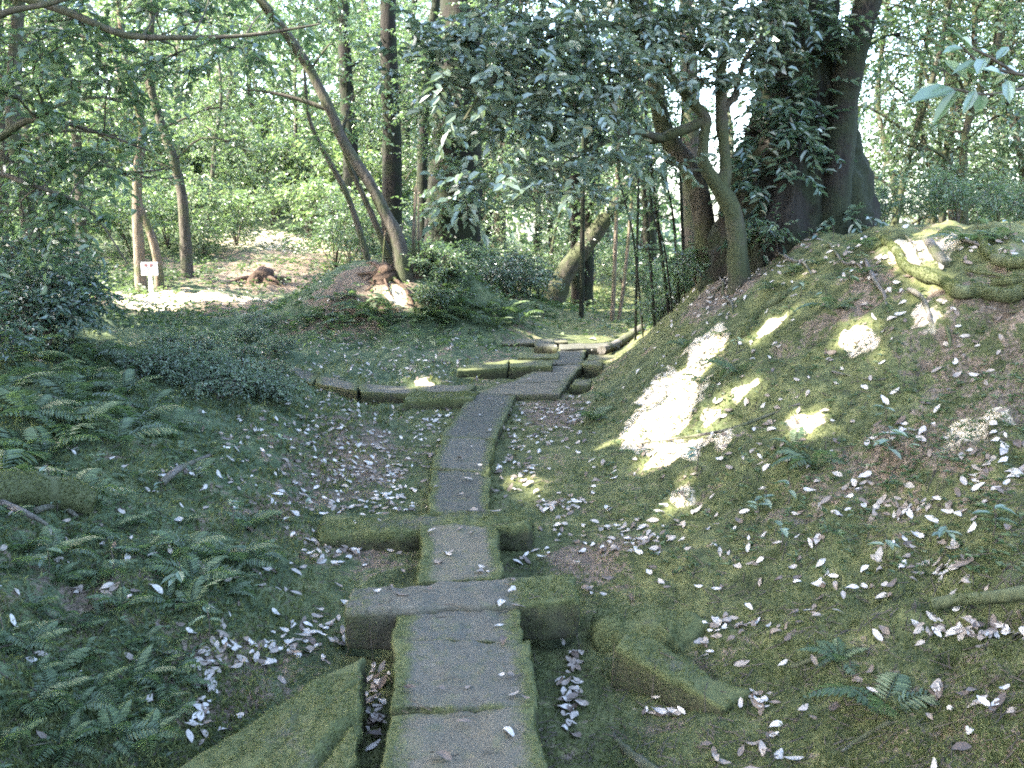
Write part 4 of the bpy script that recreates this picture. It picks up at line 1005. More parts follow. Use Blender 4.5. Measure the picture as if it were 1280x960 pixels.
ferns_px([(30, 520), (70, 535), (110, 540), (145, 555), (20, 560), (85, 500), (130, 515), (165, 530), (50, 480), (100, 475), (150, 490), (185, 505), (10, 490), (200, 540), (120, 450), (60, 450), (170, 460), (20, 450), (5, 590), (60, 575)], .4, 'large fern in the thicket at the top of the slope', 'ferns in the thicket')
ferns_px([(90, 610), (125, 620), (160, 600), (40, 700), (10, 705), (70, 690), (250, 600), (215, 570), (180, 640), (130, 670), (230, 660)], .2, 'small fern among roots half way down the ferny slope', 'ferns among the roots')
ferns_px([(250, 725), (275, 740), (300, 725), (240, 760), (205, 700), (225, 690), (290, 700), (330, 690), (260, 690), (180, 690), (310, 660)], .2, 'bright fern on the slope above the leaf-filled hollow', 'ferns above the hollow')
ferns_px([(200, 815), (215, 850), (190, 880), (160, 800), (170, 850), (130, 830), (100, 880), (60, 840), (20, 800), (30, 880), (80, 930), (140, 920), (190, 930), (10, 940), (90, 790), (40, 760), (120, 770)], .15, 'fern at the foot of the slope beside the big tilted block', 'ferns by the tilted block')
ferns_px([(10 + 23 * (k * 7 % 10), 640 + 15 * k) for k in range(20)], .15, 'fern at the foot of the slope', 'ferns by the tilted block', 14)
ferns_px([(400, 392), (430, 400), (470, 398), (510, 402), (550, 400), (590, 405), (610, 412), (575, 385), (450, 385), (530, 388), (420, 382), (600, 395), (390, 402), (560, 365), (590, 372), (440, 372), (460, 392), (490, 390), (415, 395), (545, 378), (520, 372), (575, 398), (535, 402), (480, 405), (600, 380)], .38, 'fern on the flank of the root mound', 'ferns on the root mound')
ferns_px([(640, 405), (660, 398), (625, 395), (645, 388), (675, 392)], .5, 'fern behind the grey flat slab', 'ferns in the hollow')
ferns_px([(760, 500), (750, 520), (880, 480), (930, 470), (1080, 345), (1000, 340), (960, 360), (1050, 380), (900, 420), (860, 430), (1020, 330), (1090, 310), (1240, 300), (1200, 300)], .22, 'small fern on the mossy bank', 'ferns on the bank')
ferns_px([(1100, 890)], .2, 'bluish fern next to a dead stick low on the bank', None, 2)
ferns_px([(1050, 825)], .2, 'pale little fern alone on moss, above the dead stick', None, 2)
ferns_px([(1020, 580), (995, 560)], .24, 'grassy fern below the lower sunlit patch of the bank', 'ferns below the sunlit patch', 2)

# seedlings with broad pale leaves on the bank
def seedling(pos, size, n, label, group):
    root = empty('seedling', pos); tag(root, label, 'seedling', group)
    g = Geo(); tube(g, [[0, 0, -.02], [.01, 0, size * .5], [.0, .01, size]], [.003, .0025, .002], 4); g.obj('stem', M['twig'], root)
    for k in range(n):
        a = rng.uniform(0, 6.28); g = Geo(); L = size * rng.uniform(.45, .7)
        leaves(g, np.array([[0, 0, size * rng.uniform(.5, 1.0)]]), np.array([[math.cos(a), math.sin(a), rng.uniform(-.3, .3)]]), np.array([[0, 0, 1.]]), L, L * .42, np.array([rng.uniform(.3, 1)]), 1, .15, .2)
        g.obj('leaf', M['leaf_cool'], root, smooth=False)
lst = [(955, 640), (975, 690), (985, 630), (945, 655), (1110, 570), (1105, 700), (1240, 670), (1110, 580), (1030, 380), (1000, 370), (1060, 365), (985, 400), (1075, 330), (920, 440), (1105, 530), (870, 590), (1180, 690), (1150, 575), (1010, 300), (940, 340), (1040, 300), (1260, 300), (1220, 290)]
w, ok = hit([e[0] for e in lst], [e[1] for e in lst], H)
for p in w[ok]: seedling(p, rng.uniform(.09, .15), int(rng.integers(3, 6)), 'pale green broad-leaved seedling rooted in the mossy bank', 'seedlings on the bank')
lst = [(70, 640), (60, 610), (260, 800), (120, 590), (225, 740), (200, 620), (290, 655), (390, 640), (350, 560), (60, 720), (140, 720)]
w, ok = hit([e[0] for e in lst], [e[1] for e in lst], H)
for p in w[ok]: seedling(p, rng.uniform(.07, .13), int(rng.integers(3, 6)), 'broad-leaved seedling among the ferns on the slope', 'seedlings on the ferny slope')

# ------------------------------------------------------------------ moss tufts on stones and wood
def fuzz(o, per_m2, size, tint=.5, upmin=-.2, name='moss'):
    me = o.data; me.calc_loop_triangles(); nt_ = len(me.loop_triangles)
    vi = np.empty(nt_ * 3, np.int32); me.loop_triangles.foreach_get('vertices', vi); vi = vi.reshape(-1, 3)
    co = np.empty(len(me.vertices) * 3, np.float32); me.vertices.foreach_get('co', co); co = co.reshape(-1, 3).astype(float)
    a, b, c = co[vi[:, 0]], co[vi[:, 1]], co[vi[:, 2]]; nn = np.cross(b - a, c - a); ar = np.linalg.norm(nn, axis=1) / 2; nn = unit(nn)
    ar = np.where(nn[:, 2] > upmin, ar, 0)
    ms = np.ones(nt_)
    if 'moss' in me.attributes:
        m_ = np.empty(len(me.vertices), np.float32); me.attributes['moss'].data.foreach_get('value', m_); ms = sstep(.35, .9, m_[vi].mean(1))
    ar = ar * ms
    n_ = int(min(ar.sum() * per_m2, 14000))
    if n_ < 20: return
    k = rng.choice(nt_, n_, p=ar / ar.sum()); r1 = np.sqrt(rng.uniform(0, 1, n_))[:, None]; r2_ = rng.uniform(0, 1, n_)[:, None]
    p = a[k] * (1 - r1) + b[k] * r1 * (1 - r2_) + c[k] * r1 * r2_
    kp = fbm2(p[:, 0] + o.location[0], p[:, 1] + o.location[1], 9, 2, 5) > -.35; p = p[kp]; k = k[kp]; n_ = len(p)
    sz = rng.uniform(.5, 1.3, n_) * size
    g = Geo(); leaves(g, p - nn[k] * .001, nn[k] + rng.normal(0, .8, (n_, 3)), rng.normal(0, 1, (n_, 3)), sz, sz * .35, np.clip(rng.normal(tint, .25, n_), 0, 1), 0, .2, .4)
    tag(g.obj(name, M['moss'], o, smooth=False), kind='stuff')
for o in list(scene.objects):
    if o.type == 'MESH' and o.name.split('.')[0] in ('stone_slab', 'stone_block', 'mossy_stone') and o.location[1] < 9: fuzz(o, 26000, .009, .45)
for o in path.children:
    if o.data.vertices[0].co[1] < 6: fuzz(o, 26000, .007, .4)

# ------------------------------------------------------------------ roots, logs, sticks
def ground_tube(name, px, rad, mat, label, cat, lift=.0, seg=9, rough=.15, onsurf=S, ends=None, n=None):
    w, ok = hit([e[0] for e in px], [e[1] for e in px], onsurf)
    w = w + np.array([[0, 0, lift + rad[min(i, len(rad) - 1)] * .4] for i in range(len(w))])
    g = Geo(); o0 = w[0].copy(); tube(g, w - o0, rad, seg, rough=rough, nscale=11, n=n or 10 * (len(w) - 1), seed=len(px))
    o = g.obj(name, mat); o.location = o0; tag(o, label, cat)
    if mat.name.startswith('moss'): fuzz(o, 30000, .011, .45, -.5)
    return o
def air_tube(name, px, d, rad, mat, label, cat, seg=12, rough=.18):
    w = pxs(px, d); g = Geo(); o0 = w[0].copy(); tube(g, w - o0, rad, seg, rough=rough, nscale=8, n=7 * (len(w) - 1), seed=3)
    o = g.obj(name, mat); o.location = o0; tag(o, label, cat); return o
ground_tube('tree_root', [(1098, 300), (1118, 318), (1130, 340), (1150, 350), (1178, 360), (1196, 374), (1225, 372), (1255, 380), (1290, 372), (1360, 362)], [.018, .03, .025, .036, .03, .042, .034, .045, .038, .042], M['root_moss'], 'thick sunlit mossy root curving across the top of the bank', 'root', lift=.03, seg=14, rough=.32)
ground_tube('tree_root', [(1225, 304), (1235, 325), (1255, 336), (1300, 338), (1350, 334)], [.018, .026, .03, .032, .03], M['root_moss'], 'mossy root lying just above the thick sunlit root', 'root', lift=.03, seg=14, rough=.32)
ground_tube('tree_root', [(1240, 356), (1262, 354), (1300, 352), (1350, 350)], [.015, .025, .03, .03], M['root_moss'], 'thin mossy root squeezed between two thicker roots', 'root')
ground_tube('dead_branch', [(1160, 303), (1170, 318), (1182, 334)], [.03, .034, .03], M['dead_wood'], 'short broken grey branch stub behind the thick mossy root', 'branch')
ground_tube('tree_root', [(1164, 768), (1200, 762), (1240, 760), (1300, 752)], [.018, .02, .022, .025], M['root_moss'], 'long root bridging a leaf-filled pocket low on the bank', 'root', lift=.03)
ground_tube('stick', [(1052, 940), (1080, 922), (1112, 905)], [.003, .008, .011], M['dead_wood'], 'dead grey stick at the foot of the bluish fern', 'stick', seg=8, rough=.45)
ground_tube('log', [(762, 905), (775, 930), (800, 950), (840, 975)], [.006, .02, .024, .022], M['dead_wood'], 'rotting bark-stripped log half sunk in moss by the walkway', 'log', lift=-.018, rough=.5)
ground_tube('stick', [(990, 835), (1015, 826), (1040, 815)], [.008, .009, .007], M['dead_wood'], 'thin pale stick in the moss below the bank seedlings', 'stick', seg=6)
ground_tube('stick', [(800, 555), (900, 540), (960, 520), (1000, 505)], [.008, .01, .009, .007], M['dead_wood'], 'long bare stick crossing the sunlit slope', 'stick', seg=6)
ground_tube('stick', [(1040, 465), (1100, 475), (1160, 455)], [.006, .007, .005], M['dead_wood'], 'thin stick under the upper sunlit patch', 'stick', seg=6)
ground_tube('tree_root', [(930, 420), (945, 395), (975, 375), (1000, 355)], [.02, .028, .03, .03], M['root_moss'], 'mossy root running up the bank toward the old trunk', 'root')
ground_tube('log', [(-30, 628), (40, 628), (80, 632), (118, 640)], [.08, .085, .08, .06], M['root_moss'], 'mossy fallen log on the ferny slope', 'log', lift=.02)
ground_tube('tree_root', [(-10, 632), (25, 645), (60, 662)], [.018, .016, .006], M['dead_wood'], 'bare grey root in front of the mossy fallen log', 'root', lift=.02)
ground_tube('tree_root', [(45, 642), (75, 636), (98, 650)], [.014, .014, .008], M['dead_wood'], 'thin bent root end beside the mossy fallen log', 'root', lift=.01)
ground_tube('stick', [(203, 608), (225, 590), (262, 572)], [.018, .018, .008], M['dead_wood'], 'pale forked dead branch lying on the ferny slope', 'stick', lift=.012, rough=.35)
ground_tube('log', [(752, 444), (775, 434), (803, 415)], [.05, .06, .055], M['dead_wood'], 'pale sunlit log tilted against the end of the bank', 'log', lift=.04)
rr_ = random.Random(21)
for (u0, v0, du, dv) in [(1105, 305, 60, 40), (1130, 300, 40, 55), (1200, 305, 70, 20), (1210, 345, 70, 10), (1140, 365, 30, 50), (1175, 380, 15, 60), (1085, 330, 30, 60), (1230, 385, 60, 8), (940, 315, -40, 50), (915, 330, -25, 45), (895, 345, 20, 50), (965, 310, 50, 30), (1040, 310, 40, 35)]:
    px_ = [(u0 + du * k / 4 + rr_.uniform(-6, 6), v0 + dv * k / 4 + rr_.uniform(-5, 5)) for k in range(5)]; r0 = rr_.uniform(.007, .016)
    o = ground_tube('tree_root', px_, [r0, r0 * 1.1, r0 * .9, r0 * .8, r0 * .4], M['dead_wood'] if rr_.random() < .6 else M['root_moss'], 'x', 'root', lift=.01, seg=7, rough=.3)
    tag(o, 'thin bare root tangled in the eroded top of the bank', 'root', 'thin roots on the bank top')
# decayed stump with roots on the mound
g = Geo(); c0, _ = hit([478], [345], H); c0 = c0[0]
tube(g, [[0, 0, -.1], [.02, 0, .05], [.0, .05, .1], [-.02, .05, .12]], [.19, .15, .1, .04], 18, n=9, rough=.5, nscale=7, lobes=.15)
for a in range(9):
    th = a * .7 + random.uniform(-.3, .3); le = random.uniform(.35, .9); e = np.array([math.cos(th) * le, math.sin(th) * le * .9, 0]); e[2] = float(H(c0[0] + e[0], c0[1] + e[1])) - c0[2] - .03
    m_ = e * .55; m_[2] = float(H(c0[0] + m_[0], c0[1] + m_[1])) - c0[2] + random.uniform(.0, .05); r0 = random.uniform(.02, .045)
    tube(g, [[0, 0, .06], m_ + [random.uniform(-.08, .08), random.uniform(-.08, .08), 0], e], [r0, r0 * .7, r0 * .3], 7, rough=.35, nscale=12)
o = g.obj('tree_stump', M['red_wood']); o.location = c0; tag(o, 'reddish decayed stump with splayed roots on the root mound', 'stump')
g = Geo(); c0, _ = hit([326], [352], H); c0 = c0[0]
tube(g, [[0, 0, -.1], [.0, 0, .08], [.16, .05, .2], [.2, .05, .26]], [.3, .22, .15, .06], 18, n=9, rough=.5, nscale=6, lobes=.2)
for a in range(7):
    th = a * .9 + random.uniform(-.3, .3); le = random.uniform(.35, .8); e = np.array([math.cos(th) * le, math.sin(th) * le * .9, 0]); e[2] = float(H(c0[0] + e[0], c0[1] + e[1])) - c0[2] - .03
    m_ = e * .55 + [random.uniform(-.08, .08), random.uniform(-.08, .08), .0]; m_[2] = .07
    tube(g, [[0, 0, .08], m_, e], [.05, .035, .012], 7, rough=.35, nscale=12)
o = g.obj('tree_stump', M['red_wood']); o.location = c0; tag(o, 'brown broken stump at the edge of the sunny clearing', 'stump')

# ------------------------------------------------------------------ notice board
c0 = P(187, 340, 16.2); c0[2] = float(H(c0[0], c0[1]))
c_sign = c0.copy(); print('SIGN', c0)
root = empty('notice_board', c0, R(8)); tag(root, 'small white notice board on a post in the sunny clearing', 'sign')
def box(g, c, s, t=.5):
    c = np.array(c); s = np.array(s) / 2
    V = np.array([[x, y, z] for z in (-1, 1) for y in (-1, 1) for x in (-1, 1)]) * s + c
    g.add(V, [[0, 2, 3, 1], [4, 5, 7, 6], [0, 1, 5, 4], [2, 6, 7, 3], [0, 4, 6, 2], [1, 3, 7, 5]], t)
zc = P(187, 336, c0[1])[2] - c0[2]; sc_ = c0[1] / FPX
g = Geo(); box(g, (0, 0, zc), (20 * sc_, .025, 16.5 * sc_)); board = g.obj('board', M['white'], root, False)
g = Geo(); tube(g, [[0, .03, -.1], [0, .03, .06], [0, .025, zc + .06]], [.055, .04, .025], 8); g.obj('post', M['white'], root)
for gx in (-.065, .025):
    g = Geo()
    for (dx, dz, w_, h_) in [(0, .018, .055, .008), (0, 0, .05, .007), (0, -.018, .055, .008), (-.018, 0, .007, .05), (.016, 0, .007, .055), (0, .004, .006, .045)]:
        box(g, (gx + dx + .012, -.0145, zc + .062 + dz), (w_, .003, h_))
    g.obj('character', M['red'], board, False)
g = Geo()
for k in range(6):
    for j in range(7):
        box(g, (-.1 + j * .033, -.0142, zc + .018 - k * .02), (.018 + .006 * ((k * 5 + j) % 3), .002, .007))
tag(g.obj('print', M['ink'], board, False), kind='stuff')

# ------------------------------------------------------------------ fallen leaves
def dry_leaf(seed):
    r_ = np.random.default_rng(seed); L, W = .07 * r_.uniform(.85, 1.15), .03 * r_.uniform(.8, 1.2)
    nu, nv = 6, 3; cu = r_.uniform(-.4, .5); cl_ = r_.uniform(.0, .4); tw = r_.uniform(-2.5, 2.5)
    V = []
    for i in range(nu):
        s_ = i / (nu - 1); wd = W * .5 * (math.sin(math.pi * min(max(s_ * .94 + .03, 0), 1)) ** .75) * r_.uniform(.8, 1.12)
        for j in range(nv):
            k_ = j - 1; x = (s_ - .5) * L; y = k_ * wd; z = abs(k_) * wd * cl_ + cu * L * ((s_ - .5) ** 2) + tw * y * (s_ - .5) + r_.normal(0, .0008)
            V.append((x, y, z + .003))
    F = [[i * nv + j, (i + 1) * nv + j, (i + 1) * nv + j + 1, i * nv + j + 1] for i in range(nu - 1) for j in range(nv - 1)]
    return np.array(V), np.array(F)
DL = [dry_leaf(400 + i) for i in range(16)]
DLM = []
for V, F in DL:
    g = Geo(); g.add(V, F, 0.0); DLM.append(g.mesh('dry_leaf', M['litter'], True))
rng = np.random.default_rng(88)
CL = [  # pixel clusters: u, v, su, sv, n
 (300, 815, 45, 10, 46), (375, 805, 35, 12, 34), (255, 850, 12, 14, 18), (250, 900, 10, 16, 14), (410, 785, 22, 10, 14), (440, 690, 30, 10, 26), (415, 680, 22, 10, 18),
 (440, 560, 45, 30, 150), (490, 600, 25, 25, 90), (530, 540, 18, 22, 50), (420, 610, 40, 18, 60), (465, 640, 30, 10, 30), (400, 530, 30, 14, 40), (545, 515, 30, 8, 40),
 (465, 860, 8, 22, 24), (470, 900, 7, 10, 8), (713, 830, 7, 20, 22), (712, 870, 8, 16, 22), (706, 800, 8, 8, 8), (712, 900, 6, 8, 8),
 (915, 785, 30, 9, 34), (880, 800, 22, 6, 16), (945, 880, 12, 7, 14), (830, 893, 16, 4, 9), (960, 935, 20, 9, 10), (910, 940, 18, 10, 5),
 (640, 560, 12, 30, 40), (650, 600, 14, 16, 30), (700, 632, 26, 5, 40), (690, 510, 22, 10, 70), (720, 530, 14, 14, 40), (675, 540, 14, 16, 26), (650, 530, 10, 20, 24), (740, 600, 12, 14, 10), (740, 680, 20, 10, 8), (790, 680, 30, 8, 34), (775, 662, 18, 6, 16),
 (670, 690, 22, 22, 14), (690, 660, 16, 8, 8), (740, 740, 10, 6, 4), (1120, 640, 34, 10, 26), (1080, 620, 20, 14, 8), (1180, 710, 18, 6, 14), (1200, 790, 30, 6, 30), (1260, 795, 20, 6, 12), (1020, 730, 12, 8, 6), (1090, 735, 25, 9, 10),
 (1010, 770, 14, 5, 8), (1240, 590, 30, 10, 20), (1260, 560, 20, 12, 14), (1220, 630, 30, 14, 12), (1130, 540, 30, 12, 16), (1150, 680, 30, 20, 12), (1240, 880, 20, 10, 8), (1170, 860, 12, 14, 5), (1080, 700, 60, 40, 12), (1150, 850, 70, 60, 7),
 (950, 690, 60, 50, 16), (880, 660, 50, 50, 24), (1000, 480, 80, 50, 34), (880, 450, 60, 40, 34), (950, 560, 60, 40, 26), (820, 600, 30, 40, 24), (1100, 420, 50, 60, 22), (1210, 450, 40, 50, 16), (940, 335, 24, 16, 60), (905, 362, 18, 16, 50), (1000, 330, 40, 16, 40), (860, 385, 20, 14, 30), (1090, 330, 20, 20, 24), (1230, 310, 30, 10, 24), (1170, 400, 30, 20, 20), (1150, 310, 20, 14, 12), (1010, 310, 40, 12, 16), (820, 400, 30, 16, 20),
 (300, 760, 60, 40, 14), (350, 720, 40, 30, 18), (380, 670, 30, 20, 10), (170, 690, 20, 5, 8), (150, 745, 30, 5, 8), (270, 620, 50, 20, 16), (230, 585, 20, 6, 10), (330, 570, 40, 20, 24), (300, 545, 40, 14, 20), (60, 690, 30, 20, 6), (100, 620, 40, 30, 8),
 (460, 450, 60, 14, 90), (400, 420, 30, 14, 60), (520, 440, 50, 14, 60), (580, 425, 30, 8, 30), (420, 500, 30, 8, 40), (480, 470, 60, 8, 50), (630, 470, 30, 8, 30), (560, 505, 24, 5, 26), (700, 440, 30, 5, 20), (780, 425, 20, 6, 16), (450, 390, 50, 14, 40), (250, 375, 60, 6, 60), (330, 355, 50, 8, 60), (180, 372, 30, 5, 30), (330, 400, 30, 12, 40),
]
cu = np.concatenate([rng.normal(c[0], c[2], c[4]) for c in CL]); cv = np.concatenate([rng.normal(c[1], c[3], c[4]) for c in CL])
# singles on the walkway and the cross slabs
SING = [(551, 948), (637, 915), (585, 860), (551, 863), (512, 863), (507, 798), (506, 864), (636, 846), (624, 848), (642, 870), (656, 873), (624, 783), (630, 803), (627, 757), (600, 718), (610, 718), (560, 692), (563, 693), (541, 665), (575, 664), (548, 703), (590, 668), (604, 710), (640, 727), (570, 664), (595, 594), (575, 620), (590, 640), (545, 610), (600, 520), (590, 560),
        (503, 745), (535, 738), (470, 740), (489, 736), (640, 742), (575, 790), (630, 880), (580, 905), (648, 760), (620, 640), (575, 575), (610, 540), (585, 600), (660, 475), (690, 465), (640, 485), (612, 500)]
cu = np.concatenate([cu, [s_[0] for s_ in SING]]); cv = np.concatenate([cv, [s_[1] for s_ in SING]])
nclu = len(cu) - len(SING)
# thin general scatter
nsc = 260
cu = np.concatenate([cu, rng.uniform(-20, 1300, nsc)]); cv = np.concatenate([cv, 380 + 590 * rng.uniform(0, 1, nsc) ** 1.3])
wp, ok = hit(cu, cv, S); ok &= (wp[:, 1] < 24)
on = slab_top(wp[:, 0], wp[:, 1]) > H(wp[:, 0], wp[:, 1]) - .02
single = np.arange(len(cu)) >= nclu
ok &= ~(on & ~single & (rng.uniform(0, 1, len(cu)) < .85))
ok &= ~((np.arange(len(cu)) >= nclu + len(SING)) & on)
idx = np.where(ok)[0]
order = idx[np.argsort(np.linalg.norm(wp[idx] - [0, 0, CAM_Z], axis=1))]
vis = (cu > 0) & (cu < 1280) & (cv < 957)
first = [i for i in order if vis[i]][:300]; fs = set(first)
def frame_at(p):
    e = .03; zx = (S(p[:1] + e, p[1:2]) - S(p[:1] - e, p[1:2]))[0] / (2 * e); zy = (S(p[:1], p[1:2] + e) - S(p[:1], p[1:2] - e))[0] / (2 * e)
    zx, zy = np.clip(zx, -1, 1), np.clip(zy, -1, 1)
    return Vector((-zx, -zy, 1)).normalized()
def leaf_rot(p, onslab):
    nrm = Vector((0, 0, 1)) if onslab else frame_at(p)
    q = nrm.to_track_quat('Z', 'Y') @ Euler((rng.normal(0, .13), rng.normal(0, .13), rng.uniform(0, 6.28))).to_quaternion()
    if rng.uniform() < .4: q = q @ Euler((math.pi, 0, 0)).to_quaternion()
    return q
for i in first:
    p = wp[i]; q = leaf_rot(p, on[i]); s_ = rng.uniform(.5, 1.02)
    o = link('fallen_leaf', DLM[int(rng.integers(0, 16))]); o.location = p + [0, 0, .011]; o.rotation_mode = 'QUATERNION'; o.rotation_quaternion = q; o.scale = (s_,) * 3
    if on[i]: tag(o, 'pale dry leaf lying on the stone walkway or a slab', 'leaf', 'fallen leaves on the stones')
    else: tag(o, 'pale dry leaf fallen on the mossy ground', 'leaf', 'fallen leaves on the ground')
g = Geo()
for i in order:
    if i in fs: continue
    p = wp[i]; far = p[1] > 9
    q = np.array(leaf_rot(p, on[i]).to_matrix()); V, F = DL[int(rng.integers(0, 16))]; s_ = rng.uniform(.5, 1.02)
    g.add((V * s_) @ q.T + p + [0, 0, .011], F, rng.uniform(0, 1))
o = g.obj('leaf_litter', M['litter']); tag(o, 'scattered pale dry leaves strewn over the hollow and the slopes', 'leaf litter', kind='stuff')

# ------------------------------------------------------------------ moss and small ground plants
n = 170000
u = rng.uniform(-60, 1340, n); v = 400 + 600 * rng.uniform(0, 1, n) ** .8
wp, ok = hit(u, v, H); ok &= wp[:, 1] < 11
sx = slab_top(wp[:, 0], wp[:, 1]); ok &= sx < wp[:, 2] - .02
wxx = wp[:, 0] - walk_x(wp[:, 1])
dens = fbm2(wp[:, 0], wp[:, 1], 3.0, 3, 71) + .15
ok &= rng.uniform(-.6, .5, n) < dens
p = wp[ok]; n = len(p); coolm = wxx[ok] < -.7
sz = rng.uniform(.008, .022, n) * np.where(coolm & (rng.uniform(0, 1, n) < .35), 2.0, 1.0) * np.clip(p[:, 1] / 5, .8, 1.6)
dv = rng.normal(0, .7, (n, 3)) + [0, 0, 1.0]
g = Geo(); leaves(g, p - [0, 0, .002], dv, rng.normal(0, 1, (n, 3)), sz, sz * .3, np.clip(rng.normal(.42, .25, n) + .2 * fbm2(p[:, 0], p[:, 1], 5, 2, 72), 0, 1), 0, .2, .4)
o = g.obj('moss', M['moss'], smooth=False); tag(o, 'soft green moss covering the ground and the bank', 'moss', kind='stuff')
n = 9000
u = np.concatenate([rng.uniform(-40, 420, n - 3500), rng.uniform(700, 1300, 3500)]); v = np.concatenate([rng.uniform(430, 980, n - 3500), rng.uniform(295, 720, 3500)])
wp, ok = hit(u, v, H); wxx = wp[:, 0] - walk_x(wp[:, 1]); ok &= (wp[:, 1] < 14) & (slab_top(wp[:, 0], wp[:, 1]) < wp[:, 2] - .02) & (np.abs(wxx) > .9)
dens = fbm2(wp[:, 0], wp[:, 1], 2.0, 3, 75); ok &= dens > rng.uniform(-.35, .55, n)
p = wp[ok]; k = 4; n = len(p) * k
p = np.repeat(p, k, 0); a = rng.uniform(0, 6.28, n); dv = np.stack([np.cos(a), np.sin(a), rng.uniform(.1, 1.0, n)], -1)
g = Geo(); sz = rng.uniform(.012, .038, n); leaves(g, p + [0, 0, .005], dv, np.array([0, 0, 1.]) + rng.normal(0, .4, (n, 3)), sz, sz * .4, rng.uniform(0, .9, n), 0, .2, .3)
m_ = 30000; q = np.stack([rng.uniform(-9.5, 3, m_), rng.uniform(11.5, 27, m_)], -1)
dn = fbm2(q[:, 0], q[:, 1], .8, 3, 79); kq = dn > rng.uniform(-.45, .35, m_); kq &= ~((q[:, 1] < 12.5) & (np.abs(q[:, 0] - .9) < .8)); q = q[kq]; m_ = len(q)
p3 = np.stack([q[:, 0], q[:, 1], H(q[:, 0], q[:, 1]) + rng.uniform(0, .12, m_)], -1)
a = rng.uniform(0, 6.28, m_); sz = rng.uniform(.05, .14, m_)
leaves(g, p3, np.stack([np.cos(a), np.sin(a), rng.uniform(.0, .9, m_)], -1), np.array([0, 0, 1.]) + rng.normal(0, .4, (m_, 3)), sz, sz * .45, rng.uniform(0, .9, m_), 0, .2, .3)
o = g.obj('ground_plants', M['fern'], smooth=False); tag(o, 'tiny leafy ground plants spread over both slopes', 'ground cover', kind='stuff')

# ------------------------------------------------------------------ labels: each one told by its place among findable things
LAND = {'the massive old trunk': P(1000, 275, 9.2), 'the notice board': c_sign, 'the leaning tree on the mound': P(505, 345, 13.4), 'the wide dark trunk': P(565, 350, 18), 'the mossy fallen log': hit([60], [632], H)[0][0],
  'the big tilted block': hit([340], [900], H)[0][0], 'the slanted mossy block': hit([850], [840], H)[0][0], 'the forked mossy tree': P(927, 310, 8.3), 'the thick sunlit root': hit([1180], [366], H)[0][0],
  'the clearing stump': hit([326], [352], H)[0][0], 'the white stone beam': hit([737], [432], H)[0][0], 'the trunk leaning over the hollow': P(688, 372, 20), 'the side path': hit([400], [474], H)[0][0], 'the forked dead branch': hit([225], [590], H)[0][0],
  'the big sunlit slope patch': hit([840], [490], H)[0][0], 'the broad cross slab': hit([575], [745], H)[0][0], 'the rounded cross slab': hit([440], [660], H)[0][0], 'the root over the leaf pocket': hit([1230], [760], H)[0][0], 'the kerb blocks': hit([630], [458], H)[0][0],
  'the leaf-filled hollow': hit([320], [810], H)[0][0], 'the straight grey trunk': P(868, 330, 12.5), 'the curved clearing trunk': P(234, 340, 19), 'the sunlit hillside ground': P(360, 298, 25), 'the thicket at the back of the clearing': P(300, 290, 32), 'the plain straight trunk': P(490, 345, 20), 'the thin trunk past the beam': P(726, 424, 16.5)}
LN = list(LAND); LP = np.array([LAND[k] for k in LN])[:, :2]
ORD = 'next second third fourth fifth sixth seventh eighth ninth tenth eleventh twelfth thirteenth fourteenth fifteenth sixteenth seventeenth eighteenth nineteenth twentieth twenty-first twenty-second twenty-third twenty-fourth twenty-fifth twenty-sixth twenty-seventh twenty-eighth twenty-ninth thirtieth thirty-first thirty-second thirty-third thirty-fourth thirty-fifth thirty-sixth thirty-seventh thirty-eighth thirty-ninth fortieth'.split()
def rank(cat, adj, noun):
    by = {}
    for o in [o for o in scene.objects if o.parent is None and o.get('category') == cat and o.get('group')]:
        dd = np.linalg.norm(LP - np.array(o.location)[:2], axis=1); k = int(dd.argmin()); by.setdefault(k, []).append((dd[k], o))
    for k, lst in by.items():
        lst.sort(key=lambda e: e[0])
        for i, (_, o) in enumerate(lst):
            a = adj(o)
            if i == 0: o['label'] = f'{a} {noun} standing closest to {LN[k]}'.replace('closest to', 'next to')
            elif i < 40: o['label'] = f'{a} {noun}, {ORD[i]} {noun} out from {LN[k]}'
            else: o['label'] = f'{a} {noun} well away from {LN[k]}'
def fern_adj(o):
    m = max(c.scale[0] for c in o.children) * .5; n_ = len(o.children); w_ = ['', '', 'two', 'three', 'four', 'five', 'six', 'seven', 'eight', 'nine'][n_]
    return ('tiny' if m < .2 else 'small' if m < .3 else 'medium' if m < .48 else 'large') + f' {w_}-frond'
rank('fern', fern_adj, 'fern')
SHN = {SH['dark'].children[1].data.name: 'dark glossy', SH['cool'].children[1].data.name: 'low bluish', SH['bright'].children[1].data.name: 'light green', SH['mid'].children[1].data.name: 'mid green', SH['small'].children[1].data.name: 'small round'}
rank('shrub', lambda o: SHN.get(o.children[1].data.name, 'leafy'), 'bush')
rank('seedling', lambda o: f'{len(o.children) - 1}-leaved', 'seedling')
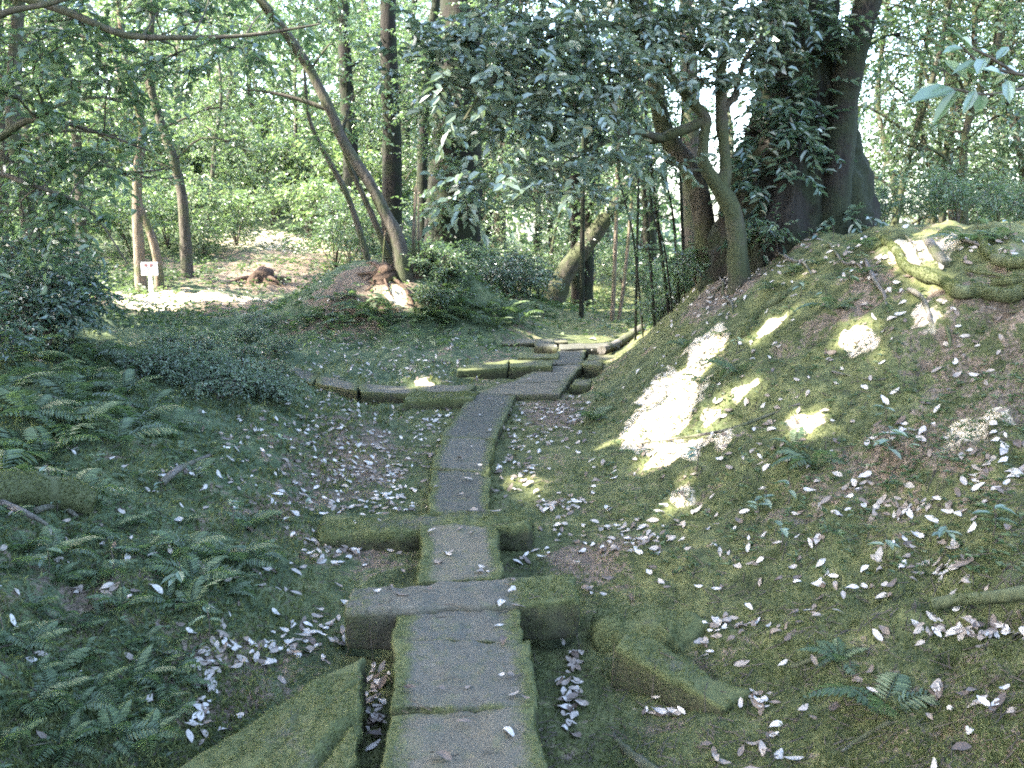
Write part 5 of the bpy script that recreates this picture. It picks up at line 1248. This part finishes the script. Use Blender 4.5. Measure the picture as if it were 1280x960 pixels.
def tree_adj(o):
    c = [x for x in o.children if x.name.startswith('trunk')]; r_ = max(c[0].dimensions[0], c[0].dimensions[1]) if c else 1
    lm_ = [x for x in o.children if x.name.startswith('crown')][0].data.materials[0].name
    return {'light_green_leaf': 'light green', 'blue_green_leaf': 'bluish green', 'dark_shrub_leaf': 'dark-leaved', 'canopy_leaf': 'tall broad-crowned'}.get(lm_, 'mid green')
rank('tree', tree_adj, 'tree')
rank('sapling', lambda o: 'thin', 'sapling')
SLN = ['walkway'] * 14 + ['cross slab or block'] * 20
for o in [o for o in scene.objects if o.name.startswith('fallen_leaf')]:
    dd = np.linalg.norm(LP - np.array(o.location)[:2], axis=1); k = int(dd.argmin())
    if o['group'].endswith('stones'): o['label'] = f'pale dry leaf lying on bare or mossy stone near {LN[k]}'; o['group'] = f'fallen leaves on stone near {LN[k]}'
    else: o['label'] = f'pale dry leaf fallen on the ground near {LN[k]}'; o['group'] = f'fallen leaves on the ground near {LN[k]}'


# ------------------------------------------------------------------ twigs and needles in the litter
rng = np.random.default_rng(99)
n = 5200
u = rng.uniform(-30, 1310, n); v = 400 + 580 * rng.uniform(0, 1, n)
wp, ok = hit(u, v, S); ok &= wp[:, 1] < 12; ok &= (slab_top(wp[:, 0], wp[:, 1]) < -5) | (rng.uniform(0, 1, n) < .07)
p = wp[ok]; n = len(p); a = rng.uniform(0, 6.28, n); L = rng.uniform(.02, .1, n) * rng.uniform(.4, 1, n); r_ = rng.uniform(.0008, .0022, n)
d_ = np.stack([np.cos(a), np.sin(a), np.zeros(n)], -1); q1 = p - d_ * (L / 2)[:, None]; q2 = p + d_ * (L / 2)[:, None]
q1[:, 2] = S(q1[:, 0], q1[:, 1]) + .006; q2[:, 2] = S(q2[:, 0], q2[:, 1]) + .008
sd = np.stack([-np.sin(a), np.cos(a), np.zeros(n)], -1) * r_[:, None]; up = np.array([0, 0, 1.]) * r_[:, None] * 1.6
V = np.stack([q1 - sd, q1 + sd, q1 + up, q2 - sd, q2 + sd, q2 + up], 1).reshape(-1, 3); b = np.arange(n)[:, None] * 6
g = Geo(); g.add(V, np.concatenate([b + k for k in ([0, 1, 4, 3], [1, 2, 5, 4], [2, 0, 3, 5])]))
o = g.obj('twig_litter', M['twig'], smooth=False); tag(o, 'tiny fallen twigs strewn over moss and stones', 'twigs', kind='stuff')
